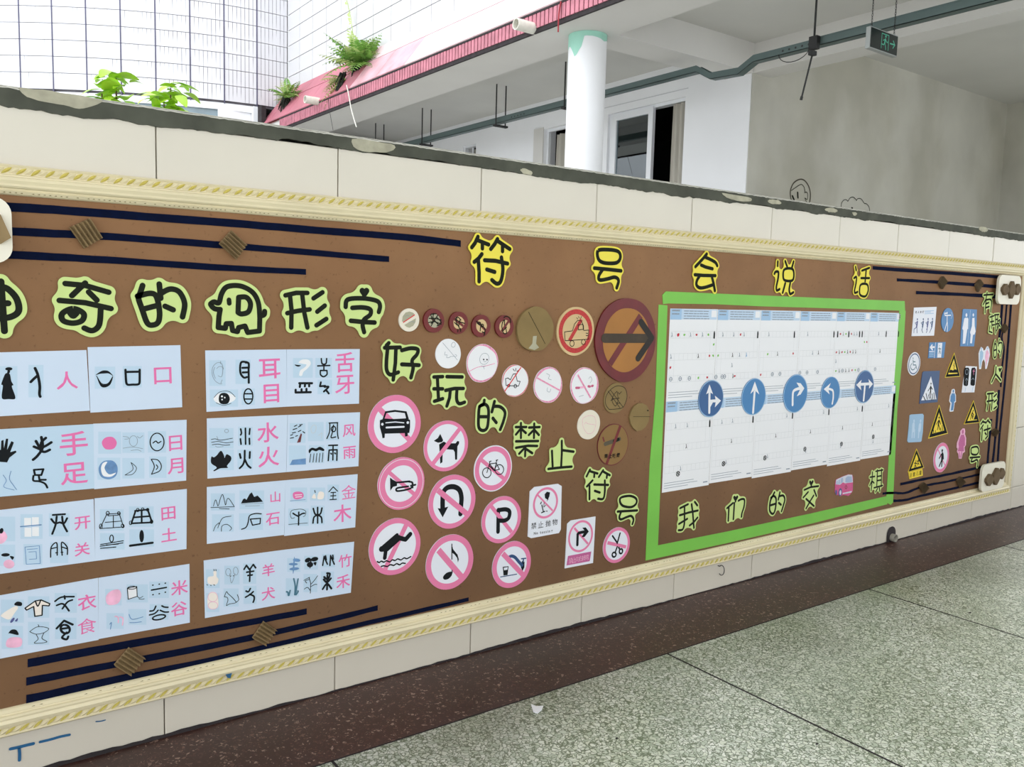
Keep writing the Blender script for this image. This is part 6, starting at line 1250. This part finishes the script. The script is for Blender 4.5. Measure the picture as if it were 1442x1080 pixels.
o = rs(C4, [(692,382), (710,385), (715,415), (712,440), (724,480), (722,550), (708,575), (712,620), (690,635), (678,690), (650,690), (645,640), (632,620), (640,590), (628,580), (632,530), (655,470), (668,440), (665,410)], M_pinkl, 'pink woman cut-out with dress'); p_poly('pink_dress', o, C4, [[(672,450), (700,445), (712,480), (712,560), (700,560), (700,615), (640,615), (650,570), (645,540), (660,480)]], M_mag, 0.0003); p_ink('head_and_legs', o, C4, [('w', 1.8, [(690,415), (691,420)]), ('w', .7, [(655,625), (655,675)]), ('w', .7, [(678,622), (670,675)])], 18, M_mag, 0.0003)
o = disc('printed_sign', LR, (612,388), 146, M_wht2, 'oval-looking pink ring sign with black walking man at the bottom', 'sign', GR, seed=83); r = cut_r(o); p_disc('pink_rim', o, r*0.995, M_pinkr, 0.0002, r*.78); p_bar(o, LR, (575,300), (655,485), 12, M_pinkr, 0.0003)
p_ink('walking_figure', o, LR, [('w', 1.2, [(620,315), (621,320)]), ('w', 1.5, [(622,350), (618,410)]), ('w', .7, [(612,355), (590,395)]), ('w', .7, [(630,355), (632,400)]), ('w', .8, [(614,415), (590,475)]), ('w', .8, [(620,415), (614,475)])], 19, M_black, 0.0005)
warn(C4, [(222,588), (298,782), (135,828)], 'yellow warning triangle with two children, lowest triangle', None, [('i', [('w', 1.2, [(215,712), (216,714)]), [(213,725), (208,750), (200,780)], [(208,750), (216,775)], [(200,735), (225,738)], ('w', 1.2, [(240,690), (241,692)]), [(240,702), (236,730), (230,755)], [(236,730), (246,748)], [(228,715), (252,712)]], 9)])
o = rs(C4, [(140,830), (280,792), (285,862), (150,897)], M_yel2, 'yellow caption strip of four characters below the lowest triangle', 0.0118)
for k, ch in enumerate('注意儿童'): p_text('lettering', o, C4, ch, (162+k*33, 858-k*9), 44, M_black, bold=.01)

# ================================================================== CABLE TRAY, HANGERS, RODS, EXIT SIGN
XT = 5.4
tray = empty('cable_tray', (XT, 3.0, 2.85), label='long grey-green steel cable tray under the ceiling opposite', cat='cable tray')
def tseg(y0, z0, y1, z1, name='tray_channel', w=0.07, h=0.052, t=0.004):
    b = MB(); o_ = (XT, 3.0, 2.85)
    def pt(x, y, z): return (x-o_[0], y-o_[1], z-o_[2])
    for xa, xb, da, db in ((XT-w/2, XT-w/2+t, 0, h), (XT+w/2-t, XT+w/2, 0, h), (XT-w/2, XT+w/2, 0, t)):
        v = [pt(x, y, z+d) for (y, z) in ((y0, z0), (y1, z1)) for d in (da, db) for x in (xa, xb)]
        b.mesh(v, [(0,1,3,2), (4,6,7,5), (0,4,5,1), (2,3,7,6), (0,2,6,4), (1,5,7,3)])
    return b.build(name, M_tray, tray)
def lid(y0, y1, z, name='tray_lid'):
    b = MB(); b.box(-0.038, 0.038, y0-3.0, y1-3.0, z-2.85, z+0.008-2.85); return b.build(name, M_tray, tray)
tseg(3.05, 2.845, 9.6, 2.845); tseg(2.62, 2.745, 2.90, 2.76); tseg(2.90, 2.76, 3.05, 2.845, 'tray_bend'); tseg(2.48, 2.81, 2.62, 2.745, 'tray_bend'); tseg(-2.8, 2.81, 2.48, 2.81)
lid(4.35, 9.6, 2.897); lid(-2.8, 1.9, 2.862)
for yb, zb in ((4.45, 2.835), (5.55, 2.835), (2.15, 2.80)):
    for k in range(5):
        b = MB(); b.tube([(-0.0362, yb-0.16+k*0.055-3.0, zb+0.035-2.85), (-0.034, yb-0.16+k*0.055-3.0, zb+0.035-2.85)], 0.008, 10); b.build('slot_hole', M_rod, tray)
for i, y in enumerate((8.70, 7.45, 5.86, 4.70)):
    h = empty('tray_hanger', (XT, y, 2.81), label='pair of black ceiling rods holding the tray, %s from the column' % ('fourth', 'third', 'second', 'nearest')[i], cat='hanger', group='tray hangers')
    for s_ in (-1, 1):
        b = MB(); b.tube([(s_*0.062, 0, -0.01), (s_*0.062, 0, 0.44)], 0.0075, 8); b.build('hanger_rod', M_rod, h)
    b = MB(); b.box(-0.085, 0.085, -0.022, 0.022, -0.005, 0.014); b.build('hanger_bar', M_rod, h)
# loose rod through the bracket near the exit sign, bent below
h = empty('loose_rod', (XT-0.06, 1.93, 2.8), label='black ceiling rod through a tray clamp, bent outwards below it', cat='rod')
b = MB(); b.tube([(0.0, 0.0, 0.65), (0.0, 0, 0.03), (-0.0, 0.0, 0.0)], 0.0075, 8); b.build('upper_rod', M_rod, h)
q = unproj(1128, 141, 0, XT-0.06); b = MB(); b.tube([(0, 0, -0.02), (0, q[1]-1.93, q[2]-2.8)], 0.0065, 8); b.tube([(0, (q[1]-1.93)*.93, (q[2]-2.8)*.93), (0, q[1]-1.93, q[2]-2.8)], 0.010, 8); b.build('bent_rod', M_rod, h)
b = MB(); b.box(-0.02, 0.02, -0.035, 0.03, -0.02, 0.07); b.box(-0.036, 0.02, -0.015, 0.018, -0.06, -0.03); b.build('clamp', M_rod, h)
b = MB(); b.tube([(-0.02, 0.27+0.13*math.cos(a)-0.12, -0.0+0.075*math.sin(a)) for a in np.linspace(math.pi, 2*math.pi, 12)], 0.003, 6); b.build('wire_loop', M_rod, h)
# exit sign
q0, q1 = unproj(1226.5, 37.5, 1, 1.3), unproj(1264.5, 51.5, 1, 1.3)
EX, EZ = (q0[0]+q1[0])/2, (q0[2]+q1[2])/2-0.062
ex = empty('exit_sign', (EX, 1.3, EZ), label='hanging dark exit sign with green running figure, door and arrow', cat='exit sign')
b = MB(); b.box(-0.158, 0.158, 0.0, 0.03, -0.066, 0.066); b.build('housing', mat('grey_metal_housing', (150, 154, 152), .4, .05, 9), ex)
b = MB(); b.box(-0.151, 0.151, -0.004, 0.0, -0.059, 0.059); b.build('dark_face', mat('dark_green_face', (12, 26, 24), .25), ex)
M_glow = bpy.data.materials.new('dim_green_light'); M_glow.use_nodes = True; e_ = M_glow.node_tree.nodes['Principled BSDF']; e_.inputs['Base Color'].default_value = (.05, .3, .2, 1); e_.inputs['Emission Color'].default_value = (.1, .75, .5, 1); e_.inputs['Emission Strength'].default_value = 0.05
b = MB(); ink(b, [([(-0.035, 0.045), (-0.035, -0.045)], .006), ([(-0.035, 0.045), (0.045, 0.045), (0.045, -0.045)], .006)], -0.0046); b.build('door_outline', M_glow, ex)
b = MB(); ink(b, [([(0.008, 0.032), (0.010, 0.033)], .016), ([(0.006, 0.014), (0.0, -0.012)], .014), ([(0.004, 0.014), (-0.018, 0.004)], .006), ([(0.008, 0.014), (0.028, -0.002), (0.034, 0.004)], .006), ([(0.0, -0.012), (-0.014, -0.022), (-0.03, -0.02)], .007), ([(0.002, -0.012), (0.012, -0.028), (0.016, -0.046)], .007)], -0.0052); b.build('running_figure', M_glow, ex)
b = MB(); ink(b, [([(0.065, 0.0), (0.115, 0.0)], .009), ([(0.098, 0.022), (0.118, 0.0), (0.098, -0.022)], .008)], -0.0052); b.build('arrow', M_glow, ex)
def chain(x, z0, z1):
    b = MB(); n = int((z1-z0)/0.016)
    for k in range(n):
        z_ = z0+0.016*k+0.008; P = []
        for a in range(9):
            t = 2*math.pi*a/8; u, w_ = 0.0045*math.cos(t), 0.010*math.sin(t); P.append((x+u, 0.015, z_+w_) if k % 2 else (x, 0.015+u, z_+w_))
        b.tube(P, 0.0016, 5, caps=False)
    return b
for x in (-0.125, 0.135): chain(x, 0.07, 3.44-EZ).build('chain', M_rod, ex)

# ================================================================== DRAIN PIPES, WIRES, FERNS
def pipe(px, py, label):
    q = unproj(px, py, 0, 3.93); t = empty('drain_spout', (3.93, q[1], q[2]), label=label, cat='pipe', group='white spouts on the red fascia')
    b = MB(); n = 20; L = 0.13
    for r1, r2, xa, xb in ((0.043, 0.043, -L/2, L), (0.036, 0.036, -L/2, L)):
        v = [(xx, r*math.cos(2*math.pi*k/n), r*math.sin(2*math.pi*k/n)) for xx, r in ((xa, r1), (xb, r2)) for k in range(n)]
        b.mesh(v, [(k, (k+1) % n, n+(k+1) % n, n+k) for k in range(n)], True)
    ringfaces_ = [(-L/2, r*math.cos(2*math.pi*k/n), r*math.sin(2*math.pi*k/n)) for r in (0.043, 0.036) for k in range(n)]
    b.mesh(ringfaces_, [(k, (k+1) % n, n+(k+1) % n, n+k) for k in range(n)]); b.build('pipe_wall', M_pipe, t)
    b = MB(); b.face([(0.02, 0.036*math.cos(2*math.pi*k/n), 0.036*math.sin(2*math.pi*k/n)) for k in range(n)]); b.build('dark_bore', M_grime_shade, t)
pipe(437, 141, 'white plastic spout on the red fascia, below the ferns'); pipe(736, 36, 'white plastic spout on the red fascia, above the column')
def wire(pts, r, m, label):
    b = MB(); b.tube(catmull3(pts), r, 6); return meta(b.build('hanging_wire', m), label, 'wire')
def catmull3(pts, n=5):
    P = [np.array(q, float) for q in pts]; out = []
    for i in range(len(P)-1):
        a, b_, c, d = P[max(i-1, 0)], P[i], P[i+1], P[min(i+2, len(P)-1)]
        for k in range(n):
            t = k/n; out.append(0.5*((2*b_)+(-a+c)*t+(2*a-5*b_+4*c-d)*t*t+(-a+3*b_-3*c+d)*t**3))
    return out+[P[-1]]
wire([unproj(x, y, 0, 3.98) for x, y in ((488,120), (491,133), (495,155), (502,179))], 0.006, M_pipe, 'white wire dangling below the fascia under the fern')
wire([unproj(x, y, 0, 3.97) for x, y in ((462,138), (464,155), (469,183))], 0.0025, M_rod, 'thin dark wire dangling below the fascia at first spout')
M_redl = mat('red_line', (150, 40, 50), .7)
wire([unproj(x, y, 0, 4.0) for x, y in ((790,2), (787,20), (786,45))], 0.006, M_redl, 'dark red cord hanging over the fascia near the top')

rg = random.Random(31)
def frond(b, base, dirv, L, drop, w, n=9):
    """a fern frond: arched rib with paired leaflets"""
    base = Vector(base); d = Vector(dirv).normalized(); side = d.cross(Vector((0, 0, 1))); side = side.normalized() if side.length > .01 else Vector((0, 1, 0))
    pts = []
    for k in range(n+1):
        t = k/n; pts.append(base+d*L*t+Vector((0, 0, -drop*t*t)))
    b.tube(pts, [0.0035*(1-k/(n+1))+.0008 for k in range(n+1)], 4)
    for k in range(1, n+1):
        p = pts[k]; t = (pts[k]-pts[k-1]).normalized(); s = side; l = w*math.sin(math.pi*min(1, .15+k/n*.85))+w*.12
        for sg in (-1, 1):
            tip = p+s*sg*l+t*l*.45+Vector((0, 0, -l*.25)); m1 = p+s*sg*l*.5+t*l*.45; m2 = p+s*sg*l*.5-t*l*.02
            b.face([p, m2, tip, m1])
def fern(loc, size, nf, label, seed, mats, dirs):
    rg.seed(seed); root = empty('wall_fern', loc, label=label, cat='fern', group='ferns on the roof edge')
    for i in range(nf):
        b = MB(); dy, dz, dx = dirs(rg); L = size*rg.uniform(.6, 1.1)
        frond(b, (0, rg.uniform(-.04, .04), 0), (dx, dy, dz), L, L*rg.uniform(.1, .6), L*0.16, 10); b.build('frond', mats[0] if rg.random() < .72 else mats[1], root)
    b = MB()
    for i in range(26):
        a = rg.uniform(-.3, .3)*size; p = Vector((rg.uniform(-.05, .02), a*.5, rg.uniform(-.05, .08))); b.tube([p, p+Vector((-.06, rg.uniform(-.05, .05), -.12*size/.35-rg.uniform(0, .1)*size/.35))], [0.012, 0.003], 5)
    b.build('root_mat', M_fern2, root)
q = unproj(405, 138, 0, 4.17); fern(tuple(q), 0.34, 34, 'small fern tuft at the far left end of the red roof', 5, (M_fern, M_fern3), lambda r: (r.uniform(-1.1, 1.1), r.uniform(.1, 1.1), r.uniform(-.9, .3)))
q = unproj(508, 92, 0, 4.25); fern(tuple(q), 0.52, 66, 'large bushy fern growing on the red roof', 6, (M_fern, M_fern3), lambda r: (r.uniform(-1.2, 1.1), r.uniform(-.1, 1.2), r.uniform(-.9, .3)))
q = unproj(485, 112, 0, 4.13); fern(tuple(q), 0.32, 14, 'yellowish drooping fronds left of the large fern', 7, (M_fern3, M_fern), lambda r: (r.uniform(0.3, 1.3), r.uniform(-.5, .4), r.uniform(-.7, .1)))
# tall thin sprig above the large fern
root = empty('thin_sprig', tuple(unproj(500, 70, 0, 4.35)), label='tall thin leafy sprig rising from the large fern', cat='plant')
b = MB(); base = unproj(500, 70, 0, 4.35); P = [unproj(x, y, 0, 4.33)-base for x, y in ((500,72), (497,48), (494,25), (489,3), (484,-12))]; b.tube(P, 0.004, 5)
for k in range(46):
    t = rg.random()*(len(P)-1.01); i = int(t); p = P[i]+(P[i+1]-P[i])*(t-i); a = rg.uniform(0, 6.28); l = rg.uniform(.03, .055)
    d = np.array([-.4*abs(math.cos(a)), math.cos(a), math.sin(a)*.7+.2])*l; s_ = np.array([0, -d[2], d[1]])*.28
    b.face([p, p+d*.5+s_, p+d, p+d*.5-s_])
b.build('leafy_stem', M_fern3, root)

# ================================================================== BRIGHT PLANTS BEHIND THE PARAPET
def leafblade(L, W, fold=0.25, n=6):
    b = MB(); v = []
    for k in range(n+1):
        t = k/n; w = W*math.sin(math.pi*min(1, t*.93+.04))**.8; z = -L*0.45*t*t
        v += [(t*L, -w, z+w*fold), (t*L, 0, z), (t*L, w, z+w*fold)]
    b.mesh(v, [f for k in range(n) for f in ((3*k, 3*k+1, 3*k+4, 3*k+3), (3*k+1, 3*k+2, 3*k+5, 3*k+4))], True)
    me = bpy.data.meshes.new('leaf'); me.from_pydata(b.v, [], b.f); me.materials.append(M_leaf); me.polygons.foreach_set('use_smooth', [True]*len(me.polygons)); return me
lm = leafblade(0.085, 0.020)
def plant(px, zt, Y, nl, label, seed, spread):
    rg.seed(seed); q = unproj(px, 150, 1, Y); root = empty('leafy_plant', (q[0], Y, -0.2), label=label, cat='plant', group='plants behind the parapet')
    stems = []
    for k in range(3):
        b = MB(); a = rg.uniform(0, 6.28); top = Vector((spread*.6*math.cos(a)*(k > 0), spread*.3*math.sin(a), zt+.17-k*.05)); P = [Vector((0, 0, 0)), top*0.5+Vector((.01, 0, 0)), top*0.8+Vector((.0, 0.01, 0)), top]; b.tube(P, [.008, .006, .005, .002], 6); b.build('stem', M_stem, root); stems.append(top)
    for i in range(nl):
        tp = stems[i % 3]; h = rg.uniform(-.13, .02); o = add('leaf', lm, root, (tp.x+rg.uniform(-.02, .02)+spread*.35*rg.uniform(-1, 1), tp.y+rg.uniform(-.03, .03), tp.z+h))
        o.rotation_euler = (rg.uniform(-.4, .4), rg.uniform(-.5, .35), rg.uniform(0, 6.28)); k = rg.uniform(.5, .85); o.scale = (k, k*rg.uniform(.9, 1.5), k)
plant(165, 1.60, 0.8, 110, 'bright green leafy plant just behind the parapet, left of the pair', 9, 0.085)
plant(241, 1.68, 1.2, 120, 'lower bright green leafy plant behind the parapet, right of the pair', 12, 0.085)

# ================================================================== DRAIN HOLE, SCRAP, SPECKS
X_, Z_ = WP(1254, 762, 0.005); dr = empty('drain_outlet', (X_, -0.005, 0.0), label='small drain pipe in an arched hole at the wall foot', cat='drain pipe')
b = MB(); P = [(0.034*math.cos(a), -0.0012, 0.034+0.032*math.sin(a)) for a in np.linspace(0, math.pi, 14)]+[(-0.034, -0.0012, 0.001), (0.034, -0.0012, 0.001)]; b.face(P); b.build('dark_hole', M_grime_shade, dr)
b = MB(); n = 18; v = [(0.004+r*math.cos(2*math.pi*k/n), y, 0.019+r*0.9*math.sin(2*math.pi*k/n)) for y, r in ((-0.002, .018), (-0.020, .018), (-0.020, .0135), (-0.004, .0135)) for k in range(n)]
b.mesh(v, [(j*n+k, j*n+(k+1) % n, (j+1)*n+(k+1) % n, (j+1)*n+k) for j in range(3) for k in range(n)], True); b.build('pipe_stub', mat('grey_plastic', (150, 146, 134), .6, .2, 30), dr)
q = unproj(756, 999, 2, 0.0); b = MB(); P = [unproj(x, y, 2, 0.001) for x, y in ((748,993), (755,996), (765,995), (763,1000), (757,1005), (751,1003))]
b.mesh([tuple(p) for p in P]+[(p[0], p[1], 0.004) for p in P], [(0,1,2,3,4,5), (6,7,8,9,10,11)]+[(i, (i+1) % 6, 6+(i+1) % 6, 6+i) for i in range(6)]); meta(b.build('paper_scrap', M_white), 'tiny white paper scrap lying on the terrazzo floor', 'paper scrap')
rg.seed(44)
for k, (x, y) in enumerate(((868,1040), (1150,1048), (1285,880), (1366,863))):
    p = unproj(x, y, 2, 0.0); b = MB(); r = rg.uniform(.003, .006); P = [(p[0]+r*rg.uniform(.6, 1.4)*math.cos(a), p[1]+r*.6*rg.uniform(.6, 1.3)*math.sin(a)) for a in np.linspace(0, 5.4, 6)]
    b.mesh([(a, c, 0.0) for a, c in P]+[(a, c, 0.0015) for a, c in P], [(6, 7, 8, 9, 10, 11)]+[(i, (i+1) % 6, 6+(i+1) % 6, 6+i) for i in range(6)])
    meta(b.build('dirt_crumb', M_grime_shade), ('dark crumb on the near terrazzo slab, right of the paper scrap', 'dark crumb by the bottom edge, beside the long floor joint', 'dark crumb on the middle terrazzo slab, far from the wall', 'dark crumb on terrazzo nearest the right edge')[k], 'crumb', 'crumbs on the floor')
for m_ in list(bpy.data.objects):
    if '_r' in m_: del m_['_r']
    if '_c' in m_: del m_['_c']
